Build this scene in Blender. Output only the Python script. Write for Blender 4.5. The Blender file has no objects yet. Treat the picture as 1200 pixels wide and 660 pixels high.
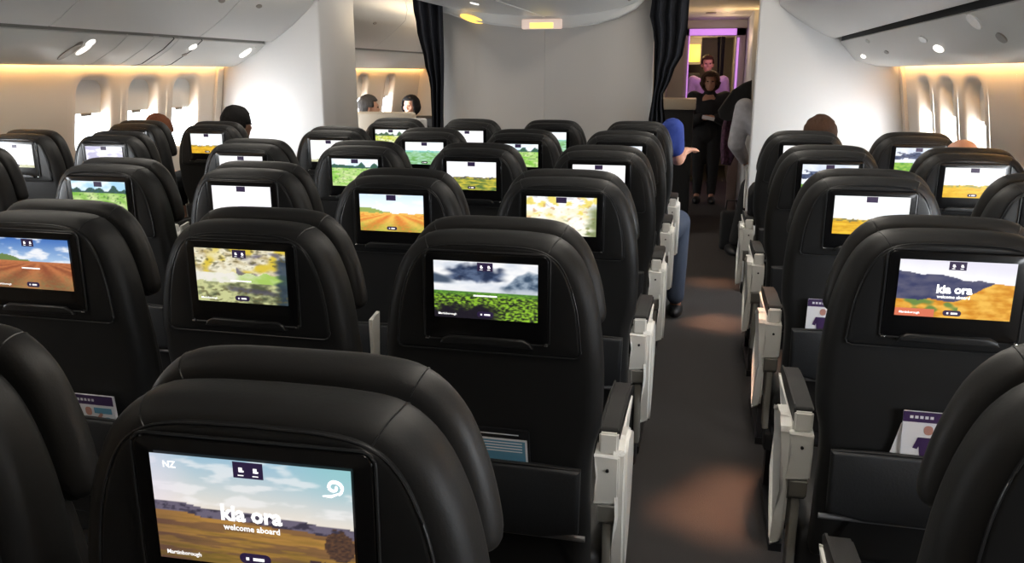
import bpy, bmesh, math, random
from mathutils import Vector, Matrix, noise
random.seed(5)
C = bpy.context.scene.collection
PI = math.pi
F, YAW, PITCH, H = 961.2, .2271, .2501, 1.515

# ------------------------------------------------------------------ helpers
def lin(c):
    return tuple((x/12.92 if x <= .04045 else ((x+.055)/1.055)**2.4) for x in c)
def rgb(r, g, b): return lin((r/255, g/255, b/255))

def at(u, v, ax, val):
    """the point of the place seen at a pixel on a given plane (used to read positions off the photo)"""
    a, b = (u-600)/F, -(v-330)/F
    c, s = math.cos(PITCH), math.sin(PITCH)
    D, Z = c+b*s, -s+b*c
    cy, sy = math.cos(YAW), math.sin(YAW)
    d = Vector((a*cy-D*sy, a*sy+D*cy, Z))
    t = (val-(0, 0, H)[ax])/d[ax]
    return Vector((0, 0, H))+d*t

def mat(name, col, rough=.5, metal=0, spec=.5, emit=None, es=1, bump=0, bscale=60, coat=0, var=0, alpha=None, aniso=None):
    m = bpy.data.materials.new(name); m.use_nodes = True
    nt = m.node_tree; b = nt.nodes['Principled BSDF']
    b.inputs['Base Color'].default_value = (*col, 1)
    b.inputs['Roughness'].default_value = rough
    b.inputs['Metallic'].default_value = metal
    b.inputs['Specular IOR Level'].default_value = spec
    b.inputs['Coat Weight'].default_value = coat
    if emit:
        b.inputs['Emission Color'].default_value = (*emit, 1); b.inputs['Emission Strength'].default_value = es
    if bump or var:
        tc = nt.nodes.new('ShaderNodeTexCoord'); n = nt.nodes.new('ShaderNodeTexNoise')
        mp = nt.nodes.new('ShaderNodeMapping')
        if aniso: mp.inputs['Scale'].default_value = aniso
        nt.links.new(tc.outputs['Object'], mp.inputs['Vector']); nt.links.new(mp.outputs['Vector'], n.inputs['Vector'])
        n.inputs['Scale'].default_value = bscale; n.inputs['Detail'].default_value = 4
        if bump:
            bp = nt.nodes.new('ShaderNodeBump'); bp.inputs['Strength'].default_value = bump; bp.inputs['Distance'].default_value = .01
            nt.links.new(n.outputs['Fac'], bp.inputs['Height']); nt.links.new(bp.outputs['Normal'], b.inputs['Normal'])
        if var:
            r = nt.nodes.new('ShaderNodeValToRGB')
            r.color_ramp.elements[0].color = (*[x*(1-var) for x in col], 1); r.color_ramp.elements[1].color = (*[x*(1+var) for x in col], 1)
            r.color_ramp.elements[0].position = .3; r.color_ramp.elements[1].position = .7
            nt.links.new(n.outputs['Fac'], r.inputs['Fac']); nt.links.new(r.outputs['Color'], b.inputs['Base Color'])
    return m

M = {}
M['leather'] = mat('black_leather', (.0125, .0125, .0128), .5, bump=.04, bscale=260, spec=.30)
M['leather2'] = mat('headrest_leather', (.016, .0155, .0155), .46, bump=.04, bscale=260, spec=.34)
M['shell'] = mat('seat_shell_plastic', (.010, .0103, .011), .33, bump=.04, bscale=500, spec=.4)
M['bezel'] = mat('gloss_black_bezel', (.004, .004, .0045), .2, spec=.4)
M['piping'] = mat('shell_edge_strip', (.018, .0185, .02), .3, spec=.45)
M['pocket'] = mat('pocket_leather', (.013, .014, .016), .5, bump=.1, bscale=200)
M['dark'] = mat('dark_frame', (.02, .02, .022), .45, metal=.4)
M['chrome'] = mat('chrome', (.6, .6, .6), .2, metal=1)
M['armwhite'] = mat('armrest_white_plastic', (.80, .79, .75), .38)
M['armgrey'] = mat('armrest_grey_plastic', (.2, .19, .17), .45)
M['armpad'] = mat('armrest_pad', (.012, .0118, .0115), .55, bump=.05, bscale=300, spec=.3)
M['rail'] = mat('pocket_rail', (.25, .25, .26), .35, metal=.6)
M['carpet'] = mat('grey_carpet', (.068, .064, .064), .95, bump=.6, bscale=420, var=.3, spec=.1)
M['wall'] = mat('sidewall_plastic', (.62, .545, .455), .5, bump=.02, bscale=90)
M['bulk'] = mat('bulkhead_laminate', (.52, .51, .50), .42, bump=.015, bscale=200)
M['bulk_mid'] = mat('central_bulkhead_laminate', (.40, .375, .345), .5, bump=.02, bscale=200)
M['bin'] = mat('bin_plastic', (.60, .59, .57), .38)
M['psu'] = mat('service_panel_plastic', (.62, .61, .58), .4)
M['seam'] = mat('dark_gap', (.02, .02, .02), .8)
M['ceil'] = mat('ceiling_panel', (.66, .64, .60), .5)
M['curtain'] = mat('black_curtain', (.012, .0125, .016), .85, bump=.3, bscale=300, spec=.2)
M['shade'] = mat('window_shade', (.66, .64, .60), .55)
M['handle'] = mat('shade_handle', (.22, .19, .16), .4)
M['warmled'] = mat('warm_light_strip', (1, .8, .5), .5, emit=(1, .60, .24), es=42)
M['coolled'] = mat('cabin_light_diffuser', (1, 1, 1), .5, emit=(1, .93, .82), es=11)
M['lens'] = mat('reading_light_lens', (1, 1, 1), .4, emit=(1, .95, .88), es=1.6)
M['lensoff'] = mat('unlit_light_lens', (.8, .79, .75), .25)
M['purpleled'] = mat('purple_mood_light', (.8, .4, 1), .5, emit=(.52, .22, .72), es=1.0)
M['frame'] = mat('doorway_frame', (.45, .38, .42), .45)
M['galley'] = mat('galley_panel', (.40, .37, .34), .5)
M['beige'] = mat('beige_counter', (.42, .36, .28), .5)
M['yellow'] = mat('galley_yellow_glow', (1, .8, .2), .5, emit=(1, .62, .06), es=1.6)
M['sign'] = mat('exit_sign_face', (1, .8, .2), .4, emit=(1, .72, .16), es=1.3)
M['sign2'] = mat('exit_sign_housing', (.75, .6, .55), .4, emit=(1, .75, .6), es=.35)
M['signtext'] = mat('exit_sign_letters', (.5, .05, .03), .4)
M['amber'] = mat('amber_marker_lens', (1, .7, .2), .4, emit=(1, .6, .1), es=1.4)
M['skin'] = mat('skin', (.45, .24, .16), .5, bump=.05, bscale=80)
M['skin2'] = mat('skin_pale', (.62, .32, .22), .45, bump=.05, bscale=80)
M['skin3'] = mat('skin_tan', (.30, .15, .09), .5, bump=.05, bscale=80)
M['hblack'] = mat('black_hair', (.008, .007, .007), .75, spec=.15, bump=.8, bscale=120, aniso=(1, 1, .2))
M['hbrown'] = mat('brown_hair', (.06, .03, .018), .75, spec=.15, bump=.8, bscale=120, aniso=(1, 1, .2))
M['hauburn'] = mat('auburn_hair', (.16, .055, .025), .75, spec=.15, bump=.8, bscale=120, aniso=(1, 1, .2))
M['hgrey'] = mat('grey_hair', (.05, .045, .042), .75, spec=.15, bump=.8, bscale=120, aniso=(1, 1, .2))
M['cblack'] = mat('black_cloth', (.012, .012, .013), .9, bump=.4, bscale=60)
M['cblue'] = mat('royal_blue_cloth', (.022, .05, .28), .85, bump=.3, bscale=40)
M['cjean'] = mat('denim', (.04, .055, .09), .9, bump=.4, bscale=200)
M['cpurple'] = mat('mauve_shirt', (.50, .36, .58), .8, bump=.3, bscale=40)
M['clight'] = mat('pale_checked_cloth', (.46, .45, .48), .85, bump=.3, bscale=25, var=.12)
M['cplum'] = mat('plum_patterned_cloth', (.06, .02, .045), .9, bump=.3, bscale=40, var=.7)
M['cwhite'] = mat('white_cloth', (.7, .7, .7), .8)
M['eye'] = mat('eye', (.02, .015, .01), .2)
M['white'] = mat('screen_lettering', (1, 1, 1), .5, emit=(1, 1, 1), es=1.0)
M['badge'] = mat('screen_dark_badge', (.02, .01, .03), .5, emit=rgb(38, 28, 58), es=1.0)
M['paper'] = mat('paper_white', (.72, .72, .75), .5)
M['magpurple'] = mat('magazine_purple', (.05, .025, .09), .35)
M['magblue'] = mat('card_blue', (.10, .26, .38), .4)
M['magskin'] = mat('magazine_figure', (.45, .22, .18), .4)
M['magdark'] = mat('magazine_dark', (.012, .012, .014), .35)

# screen pictures: what the lit display shows, stored per vertex and emitted
sm = bpy.data.materials.new('lit_display'); sm.use_nodes = True
nt = sm.node_tree; pb = nt.nodes['Principled BSDF']; an = nt.nodes.new('ShaderNodeAttribute'); an.attribute_name = 'picture'
pb.inputs['Base Color'].default_value = (.01, .01, .01, 1); pb.inputs['Roughness'].default_value = .2
nt.links.new(an.outputs['Color'], pb.inputs['Emission Color']); pb.inputs['Emission Strength'].default_value = 1.0
M['display'] = sm

# glass pane
gm = bpy.data.materials.new('window_glass'); gm.use_nodes = True; nt = gm.node_tree
for n in list(nt.nodes):
    if n.type != 'OUTPUT_MATERIAL': nt.nodes.remove(n)
tr = nt.nodes.new('ShaderNodeBsdfTransparent'); gl = nt.nodes.new('ShaderNodeBsdfGlossy'); mx = nt.nodes.new('ShaderNodeMixShader')
gl.inputs['Roughness'].default_value = .05; mx.inputs[0].default_value = .06; tr.inputs['Color'].default_value = (.95, .97, 1, 1)
nt.links.new(tr.outputs[0], mx.inputs[1]); nt.links.new(gl.outputs[0], mx.inputs[2])
nt.links.new(mx.outputs[0], [n for n in nt.nodes if n.type == 'OUTPUT_MATERIAL'][0].inputs[0])
M['glass'] = gm

def tag(o, label=None, cat=None, group=None, kind=None):
    if label: o['label'] = label
    if cat: o['category'] = cat
    if group: o['group'] = group
    if kind: o['kind'] = kind
    return o

def obj(name, bm, m, parent=None, smooth=True, loc=None):
    me = bpy.data.meshes.new(name)
    if isinstance(bm, bmesh.types.BMesh):
        bmesh.ops.recalc_face_normals(bm, faces=bm.faces)
        if smooth:
            for f in bm.faces: f.smooth = True
        bm.to_mesh(me); bm.free()
    else:
        me = bm
    for mm in (m if isinstance(m, (list, tuple)) else [m]): me.materials.append(mm)
    if smooth and not isinstance(bm, bpy.types.Mesh):
        me.set_sharp_from_angle(angle=math.radians(42))
    o = bpy.data.objects.new(name, me); C.objects.link(o)
    if parent: o.parent = parent
    if loc: o.location = loc
    return o

def thing(name, label, cat, loc=(0, 0, 0), group=None, rz=0):
    o = bpy.data.objects.new(name, None); C.objects.link(o); o.location = loc; o.rotation_euler = (0, 0, rz)
    o.empty_display_size = .05
    return tag(o, label, cat, group)

def struct(name, bm, m, **k):
    return tag(obj(name, bm, m, **k), kind='structure')

def box(bm, x0, x1, y0, y1, z0, z1, bev=0, mi=0, seg=2):
    r = bmesh.ops.create_cube(bm, size=1)
    for v in r['verts']:
        v.co = Vector(((x0+x1)/2+v.co.x*(x1-x0), (y0+y1)/2+v.co.y*(y1-y0), (z0+z1)/2+v.co.z*(z1-z0)))
    fs = list({f for v in r['verts'] for f in v.link_faces})
    if bev:
        es = list({e for v in r['verts'] for e in v.link_edges})
        rr = bmesh.ops.bevel(bm, geom=es, offset=bev, segments=seg, affect='EDGES', profile=.5)
        fs = rr['faces']+[f for f in fs if f.is_valid]
    for f in fs:
        if f.is_valid: f.material_index = mi
    return bm
def mkbox(*a, **k): return box(bmesh.new(), *a, **k)

def arcpts(cx, cz, r, a0, a1, n):
    return [(cx+r*math.cos(math.radians(a0+(a1-a0)*i/n)), cz+r*math.sin(math.radians(a0+(a1-a0)*i/n))) for i in range(n+1)]

def rrect(x0, x1, z0, z1, r, n=6, rb=None):
    rb = r if rb is None else rb
    return (arcpts(x1-r, z1-r, r, 0, 90, n)+arcpts(x0+r, z1-r, r, 90, 180, n)
            + arcpts(x0+rb, z0+rb, rb, 180, 270, n)+arcpts(x1-rb, z0+rb, rb, 270, 360, n))

def inset(pts, d):
    n = len(pts); out = []
    for i in range(n):
        p0, p1, p2 = Vector(pts[i-1]), Vector(pts[i]), Vector(pts[(i+1) % n])
        e1, e2 = (p1-p0), (p2-p1)
        if e1.length < 1e-7: e1 = e2
        if e2.length < 1e-7: e2 = e1
        e1.normalize(); e2.normalize()
        n1, n2 = Vector((-e1.y, e1.x)), Vector((-e2.y, e2.x))
        nn = n1+n2
        nn = nn.normalized() if nn.length > 1e-6 else n1
        k = max(.5, nn.dot(n1))
        q = p1+nn*(d/k); out.append((q.x, q.y))
    return out

def pad(pts, y0, y1, r, bm=None, seg=4, yf=None, crown=0, crown_f=0, mi=0, rf=None):
    """solid from a counter-clockwise outline in x-z between y0 (rear) and y1 (front), rounded edges; yf(x,z) bends it"""
    bm = bm or bmesh.new(); rings = []
    rf = r if rf is None else rf
    prof = [(r*(1-math.sin(t*PI/2/seg)), y0+r*(1-math.cos(t*PI/2/seg))) for t in range(seg+1)]
    prof += [(rf*(1-math.cos(t*PI/2/seg)), y1-rf+rf*math.sin(t*PI/2/seg)) for t in range(seg+1)]
    xs = [p[0] for p in pts]; zs = [p[1] for p in pts]; cx, cz = (min(xs)+max(xs))/2, (min(zs)+max(zs))/2
    hw, hz = (max(xs)-min(xs))/2, (max(zs)-min(zs))/2
    for d, y in prof:
        ring = []
        for x, z in (inset(pts, d) if d > 1e-6 else pts):
            ring.append(bm.verts.new((x, y+(yf(x, z) if yf else 0), z)))
        rings.append(ring)
    n = len(pts)
    for a, b in zip(rings, rings[1:]):
        for i in range(n):
            f = bm.faces.new((a[i], a[(i+1) % n], b[(i+1) % n], b[i])); f.material_index = mi
    for ring, sgn, cr, rr in ((rings[0], -1, crown, r), (rings[-1], 1, crown_f, rf)):
        prev = ring
        for k in (.75, .45, .15):
            cur = []
            for v in ring:
                x, z = cx+(v.co.x-cx)*k, cz+(v.co.z-cz)*k
                base = (y0 if sgn < 0 else y1)+(yf(x, z) if yf else 0)
                cur.append(bm.verts.new((x, base+sgn*cr*(1-k*k), z)))
            for i in range(n):
                f = bm.faces.new((prev[i], prev[(i+1) % n], cur[(i+1) % n], cur[i])); f.material_index = mi
            prev = cur
        f = bm.faces.new(prev); f.material_index = mi
    return bm

def tube(bm, pts, r, n=8, mi=0, closed=False, flat=1):
    pts = [Vector(p) for p in pts]; rings = []
    rr = r if isinstance(r, (list, tuple)) else [r]*len(pts)
    for i, p in enumerate(pts):
        if closed: d = pts[(i+1) % len(pts)]-pts[i-1]
        else: d = pts[min(i+1, len(pts)-1)]-pts[max(i-1, 0)]
        d.normalize()
        up = Vector((0, 0, 1)) if abs(d.z) < .95 else Vector((0, 1, 0))
        a = d.cross(up).normalized(); b = a.cross(d).normalized()
        rings.append([bm.verts.new(p+rr[i]*(a*math.cos(2*PI*k/n)+b*flat*math.sin(2*PI*k/n))) for k in range(n)])
    pairs = list(zip(rings, rings[1:]))
    if closed: pairs.append((rings[-1], rings[0]))
    for A, B in pairs:
        for k in range(n):
            f = bm.faces.new((A[k], A[(k+1) % n], B[(k+1) % n], B[k])); f.material_index = mi
    if not closed:
        for R in (rings[0], rings[-1]):
            f = bm.faces.new(R); f.material_index = mi
    return bm

def sheet_prism(pts, axis_a, axis_b, t0, t1, bm=None, mi=0):
    """extrude a closed polygon given in (a,b) axes along the third axis"""
    bm = bm or bmesh.new(); ax = 3-axis_a-axis_b
    def P(p, t):
        v = [0, 0, 0]; v[axis_a] = p[0]; v[axis_b] = p[1]; v[ax] = t; return bm.verts.new(v)
    A = [P(p, t0) for p in pts]; B = [P(p, t1) for p in pts]; n = len(pts)
    for i in range(n):
        f = bm.faces.new((A[i], A[(i+1) % n], B[(i+1) % n], B[i])); f.material_index = mi
    for R in (A, B):
        f = bm.faces.new(R); f.material_index = mi
    bmesh.ops.triangulate(bm, faces=[f for f in bm.faces if len(f.verts) > 8])
    return bm

def disc(bm, c, rx, rz, normal, t=.004, n=20, mi=0, up=Vector((0, 1, 0))):
    c, nrm = Vector(c), Vector(normal).normalized()
    a = (up-nrm*up.dot(nrm)).normalized(); b = nrm.cross(a)
    R0 = [bm.verts.new(c-nrm*t+a*rx*math.cos(2*PI*k/n)+b*rz*math.sin(2*PI*k/n)) for k in range(n)]
    R1 = [bm.verts.new(c+nrm*t+a*rx*.9*math.cos(2*PI*k/n)+b*rz*.9*math.sin(2*PI*k/n)) for k in range(n)]
    for k in range(n):
        f = bm.faces.new((R0[k], R0[(k+1) % n], R1[(k+1) % n], R1[k])); f.material_index = mi
    for R in (R0, R1):
        f = bm.faces.new(R); f.material_index = mi
    return bm

def text_into(bm, s, size, x, z, y, mi, bold=0.0):
    cu = bpy.data.curves.new('t', 'FONT'); cu.body = s; cu.size = size; cu.align_x = 'CENTER'; cu.align_y = 'CENTER'; cu.offset = bold
    cu.resolution_u = 2
    o = bpy.data.objects.new('t', cu); C.objects.link(o)
    dg = bpy.context.evaluated_depsgraph_get(); me = bpy.data.meshes.new_from_object(o.evaluated_get(dg))
    n0 = len(bm.verts); nf = len(bm.faces); bm.from_mesh(me); bm.verts.ensure_lookup_table(); bm.faces.ensure_lookup_table()
    for v in bm.verts[n0:]: v.co = Vector((x+v.co.x, y, z+v.co.y))
    for f in bm.faces[nf:]: f.material_index = mi
    bpy.data.objects.remove(o); bpy.data.curves.remove(cu); bpy.data.meshes.remove(me)

# ------------------------------------------------------------------ pictures on the seat screens
def mixc(a, b, t):
    t = max(0, min(1, t)); return tuple(a[i]*(1-t)+b[i]*t for i in range(3))
def nz(x, y, s=0): return noise.noise(Vector((x, y, s*7.3)))
def fz(x, y, s=0, o=4): return noise.fractal(Vector((x, y, s*7.3)), 1.0, 2.0, o)
def c8(*c): return tuple(x/255 for x in c)
def ss(a, b, x):
    t = max(0, min(1, (x-a)/(b-a))); return t*t*(3-2*t)

def pic_dusk(u, v):
    hz = .56-.10*u+.02*fz(u*5, 1)
    if v > hz:
        c = mixc(c8(236, 226, 214), c8(150, 190, 214), (v-hz)*1.9); c = mixc(c, c8(150, 205, 205), ss(.55, 1, u)*ss(.6, 1, v)*.8)
        c = mixc(c, c8(248, 246, 246), ss(.05, .4, fz(u*4, v*9, 3))*.6)
        c = mixc(c, c8(235, 225, 240), ss(.25, 0, u)*.5)
    elif v > hz-.09: c = mixc(c8(108, 100, 118), c8(60, 55, 70), ss(-.1, .3, fz(u*14, v*20)))
    else:
        d = hz-.09-v
        c = mixc(c8(176, 130, 66), c8(116, 94, 44), d*2+fz(u*6, v*50, 2)*.5)
        c = mixc(c, c8(92, 66, 60), ss(.05, .3, fz(u*3+v*3, v*16, 5))*.5+.35*ss(.3, .0, u))
    du, dv = (u-.93)/.075, (v-.29)/.15
    if du*du+dv*dv < 1+.5*nz(u*30, v*30): c = mixc(c8(104, 74, 54), c8(60, 46, 44), .5+nz(u*60, v*60))
    du, dv = (u-.81)/.06, (v-.07)/.07
    if du*du+dv*dv < 1+.8*nz(u*40, v*40): c = c8(66, 50, 50)
    return c
def pic_mist(u, v):
    if v > .48:
        c = mixc(c8(255, 255, 255), c8(200, 210, 226), .15+fz(u*3, v*4))
        lo = .74-.10*math.sin(u*PI*1.1)+.04*fz(u*7, 3); hi = .93+.05*fz(u*6, 8)
        m_ = ss(.08, .2, u+.06*nz(u*9, v*16))*ss(.74, .60, u+.05*nz(v*18, u*7))*ss(-.03, .05, v-lo+.05*nz(u*16, v*18, 2))*ss(-.05, .04, hi-.25*abs(u-.4)+.02-v+.05*nz(u*14, v*14, 6))
        c = mixc(c, mixc(c8(40, 52, 80), c8(90, 106, 136), .5+1.4*fz(u*9, v*9, 1)), m_)
        m_ = ss(.60, .68, u)*ss(-.02, .05, .54+.34*ss(.60, .92, u)+.06*nz(u*14, v*9, 2)-v)
        c = mixc(c, mixc(c8(60, 80, 104), c8(150, 166, 184), .5+1.3*fz(u*10, v*10, 4)+.5*ss(.60, .50, v)), m_)
        c = mixc(c, c8(74, 88, 108), ss(.24, .12, u)*ss(.58, .64, v)*ss(-.02, .05, .80-.5*u-v))
        c = mixc(c, c8(236, 238, 242), ss(.60, .5, v)*.6)
    else:
        n = nz(u*26, v*34, 3)+.6*nz(u*50, v*60, 4)
        c = mixc(c8(34, 38, 34), c8(150, 200, 56), .5+n*1.5)
        c = mixc(c, c8(30, 26, 36), ss(.30, .12, v+.15*nz(u*12, v*8))*ss(.72, .5, u))
        c = mixc(c, c8(90, 150, 56), ss(.36, .47, v)*.8)
    return c
def pic_park(u, v):
    n = fz(u*9, v*11, 2)
    c = mixc(c8(244, 238, 214), c8(176, 156, 110), .2+n)
    if v > .55+.06*nz(u*11, 7):
        c = mixc(c, c8(222, 196, 70), ss(.0, .4, nz(u*7, v*5, 8)))
        if u > .45: c = mixc(c, c8(110, 104, 120), ss(.1, .5, nz(u*8, v*8, 9))*.9)
    elif v > .38+.05*nz(u*9, 5): c = mixc(c8(240, 236, 226), c8(170, 205, 100), ss(.3, .8, u)+n*.4)
    else: c = mixc(c8(205, 208, 150), c8(84, 90, 66), ss(.2, .8, u)*.7+n)
    c = mixc(c, c8(40, 56, 74), .85*ss(.86, .95, u+.08*nz(v*12, 3))*ss(.95, .8, v))
    c = mixc(c, c8(80, 76, 92), .8*ss(.07, .02, abs(v-.27+.12*(u-.3)+.03*nz(u*12, 1)))*ss(.28, .4, u)*ss(.95, .8, u))
    c = mixc(c, c8(96, 90, 60), .7*ss(.15, .45, nz(u*22, v*26, 12))*ss(.1, .25, abs(v-.47)))
    return c
def pic_rows(sky1, sky2, f1, f2, f3, vp=(.62, .52), mtn=None):
    def f(u, v):
        hz = vp[1]+.01*nz(u*8, 0)
        if v > hz:
            c = mixc(sky2, sky1, (v-hz)*2.2); c = mixc(c, c8(245, 247, 252), ss(0, .45, fz(u*3, v*6, 2)))
            if mtn and v < hz+.14*ss(.55, .1, u)+.03*nz(u*12, 4): c = mtn
        else:
            d = hz-v+.03; a = (u-vp[0])/d
            s = .5+.5*math.sin(a*5.0)
            c = mixc(f1, f2, s*ss(.02, .14, d)+.3*nz(u*30, v*30)); c = mixc(c, f3, ss(.15, .5, d+.1*nz(u*8, v*8))*(.35+.3*nz(u*20, v*20)))
        return c
    return f
def pic_hills(u, v):
    ridge = .80-.18*u+.05*fz(u*4, 2)
    if v > ridge: return mixc(c8(252, 252, 255), c8(235, 232, 245), ss(.0, .3, v-ridge))
    gold = .30+.38*ss(.45, .95, u)+.03*fz(u*6, 7)
    if v > gold+.05*nz(u*5, 2): return mixc(c8(60, 64, 100), c8(92, 92, 116), .5+fz(u*6, v*8, 3)+.3*(ridge-v))
    n = fz(u*8, v*12, 5)
    c = mixc(c8(244, 190, 84), c8(214, 140, 40), .4+n)
    if u < .55: c = mixc(c, c8(110, 140, 70), ss(-.1, .25, nz(u*9, v*9, 1)))
    if u < .35 and v < .14: c = c8(222, 120, 90)
    return c
def pic_strip(sky, hz, far, field, field2, seedv=0):
    def f(u, v):
        h = hz+.03*fz(u*6, seedv)
        if v > h+.05*max(0, nz(u*9, seedv+2)): return mixc(sky, (1, 1, 1), .5+fz(u*3, v*4, seedv))
        if v > h-.07: return mixc(far, field, .5+nz(u*20, v*20, seedv))
        return mixc(field, field2, .5+fz(u*7, v*18, seedv))
    return f
def pic_vine(sky, tree, green, pale, seedv=0):
    def f(u, v):
        if v > .66:
            c = mixc(sky, (.98, .99, 1), .5+fz(u*3, v*4, seedv))
            if v < .72+.22*max(0, nz(u*7, 3+seedv)+.25): c = mixc(tree, c8(60, 90, 110), .5+nz(u*30, v*30))
            return c
        c = mixc(green, pale, .5+.8*fz(u*5+v*3, v*9, seedv)); return mixc(c, tree, ss(.2, .5, nz(u*22, v*26, seedv))*.6)
    return f
def pic_pale(u, v): return mixc(c8(232, 230, 244), c8(176, 170, 205), ss(.0, .4, fz(u*3, v*6, 4))*.8+ss(.35, .1, v)*.4)
def pic_cloud(u, v):
    c = mixc(c8(240, 244, 250), c8(205, 215, 232), .5+fz(u*3, v*3, 1))
    if .45 < v < .82 and fz(u*3, v*7, 12)+.6*ss(.9, .6, v) > .35: c = mixc(c8(44, 54, 82), c8(110, 122, 150), .5+nz(u*16, v*16))
    return c if v > .32 else mixc(c8(92, 150, 52), c8(160, 200, 90), .5+nz(u*20, v*14))
def pic_green(u, v):
    c = pic_cloud(u, v)
    return mixc(c8(90, 160, 60), c8(170, 200, 90), .5+fz(u*10, v*10)) if v < .4-.1*u else c

W8 = c8(252, 252, 255)
def pic_blossom(u, v):
    c = mixc(c8(252, 250, 240), c8(236, 228, 190), .3+fz(u*4, v*5, 2))
    if v > .72+.08*nz(u*6, 3): c = mixc(c8(250, 250, 252), c8(214, 214, 216), ss(.1, .4, nz(u*12, v*14)))
    c = mixc(c, c8(232, 206, 60), ss(.1, .5, nz(u*9, v*7, 5)+.3*nz(u*30, v*30))*ss(.4, .6, v)*.7)
    c = mixc(c, c8(120, 128, 70), ss(.15, .5, nz(u*14, v*16, 9))*ss(.62, .3, v+.25*(.8-u))*.8)
    c = mixc(c, c8(200, 150, 100), ss(.35, .6, nz(u*14, v*12, 4))*.7)
    return mixc(c, c8(96, 110, 60), ss(.82, 1.0, u+.1*nz(v*9, 1))*ss(.9, .6, v)*.8)
PICS = {
 'dusk': pic_dusk, 'mist': pic_mist, 'park': pic_park, 'hills': pic_hills, 'pale': pic_pale, 'cloud': pic_cloud, 'green': pic_green,
 'redrows': pic_rows(c8(70, 116, 190), c8(178, 206, 236), c8(196, 120, 76), c8(150, 84, 56), c8(112, 130, 84), (.62, .55), c8(110, 134, 76)),
 'goldrows': pic_rows(c8(214, 234, 250), W8, c8(240, 190, 90), c8(226, 130, 60), c8(110, 170, 60), (.55, .50), c8(150, 170, 90)),
 'whitestrip': pic_strip(c8(246, 244, 252), .22, c8(66, 58, 84), c8(226, 206, 110), c8(190, 140, 60), 3),
 'yellow': pic_strip(c8(236, 244, 246), .40, c8(120, 116, 76), c8(240, 196, 60), c8(214, 160, 40), 5),
 'yellow2': pic_strip(c8(250, 250, 252), .42, c8(150, 150, 90), c8(244, 204, 70), c8(226, 176, 50), 8),
 'darkfield': pic_strip(c8(250, 250, 255), .46, c8(70, 74, 84), c8(206, 190, 70), c8(84, 112, 60), 9),
 'blossom': pic_blossom,
 'vines': pic_vine(c8(170, 214, 240), c8(52, 84, 50), c8(124, 180, 70), c8(206, 220, 160), 1),
 'vines2': pic_vine(c8(214, 236, 246), c8(60, 104, 56), c8(130, 196, 70), c8(214, 226, 170), 4),
 'sea': pic_strip(c8(240, 248, 250), .62, c8(110, 190, 186), c8(176, 216, 196), c8(110, 170, 90), 14),
 'white': pic_strip(c8(252, 252, 255), .12, c8(190, 190, 160), c8(220, 220, 190), c8(200, 200, 150), 17),
 'lime': pic_vine(c8(240, 246, 240), c8(96, 120, 44), c8(196, 206, 60), c8(240, 244, 214), 6),
}
SW, SH, ZT = .1935, .1065, 1.185
def screen_mesh(kind, nx, ny, words, gain):
    bm = bmesh.new(); lay = bm.verts.layers.float_color.new('picture')
    x0, z0, y = -SW/2, ZT-SH, -.0112
    g = [[None]*(ny+1) for _ in range(nx+1)]
    for i in range(nx+1):
        for j in range(ny+1):
            u, v = i/nx, j/ny
            vt = bm.verts.new((x0+SW*u, y, z0+SH*v)); c = PICS[kind](u, v)
            l = lin(tuple(max(0, min(1, k)) for k in c)); vt[lay] = (l[0]*gain, l[1]*gain, l[2]*gain, 1); g[i][j] = vt
    for i in range(nx):
        for j in range(ny): bm.faces.new((g[i][j], g[i+1][j], g[i+1][j+1], g[i][j+1]))
    yy = y-.0006
    # the dark badge with two symbols at the top edge and the pill at the bottom
    def quad(xa, xb, za, zb, y, mi):
        f = bm.faces.new([bm.verts.new(p) for p in ((xa, y, za), (xb, y, za), (xb, y, zb), (xa, y, zb))]); f.material_index = mi
    quad(-.0145, .0145, ZT-.0165, ZT-.0008, yy, 1)
    for s in ((-1, 1) if nx > 80 else ()):
        quad(s*.007-.0018, s*.007+.0018, ZT-.0105, ZT-.0060, yy-.0004, 2)
        quad(s*.007-.0008, s*.007+.0032, ZT-.0105, ZT-.0088, yy-.0004, 2)
        quad(s*.007-.0028, s*.007+.0028, ZT-.0142, ZT-.0132, yy-.0004, 2)
    pill = rrect(-.0155, .0155, z0+.004, z0+.0145, .005, 4)
    f = bm.faces.new([bm.verts.new((a, yy, b)) for a, b in pill]); f.material_index = 1
    for a, b in ((-.009, -.006), (-.002, .009)): quad(a, b, z0+.0075, z0+.0105, yy-.0004, 2)
    if words: text_into(bm, 'Martinborough', .0058, x0+.025, z0+.007, yy, 2, .0001)
    if words == 3: quad(-.022, .022, ZT-SH*.60, ZT-SH*.575, yy, 2)
    if words in (1, 2):
        text_into(bm, 'kia ora', .0215, -.001, ZT-SH*.50, yy, 2, .0009)
        text_into(bm, 'welcome aboard', .0082, -.001, ZT-SH*.63, yy, 2, .0002)
    if words == 2:
        text_into(bm, 'NZ', .009, x0+.019, ZT-.010, yy, 2, .0003)
        cx, cz = SW/2-.016, ZT-.017       # the curled fern emblem
        pts = []
        for k in range(34):
            a = math.radians(-60+k*14); r = .0085*(1-k/40)
            pts.append((cx+r*math.cos(a), yy, cz+r*math.sin(a)*.85))
        tube(bm, pts, [.0011+.0006*(1-abs(k-12)/22) for k in range(34)], 5, 2)
        tube(bm, [(cx-.011, yy, cz-.009), (cx-.003, yy, cz-.0088), (cx+.005, yy, cz-.005)], [.0006, .0014, .0008], 5, 2)
    return bm

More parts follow.
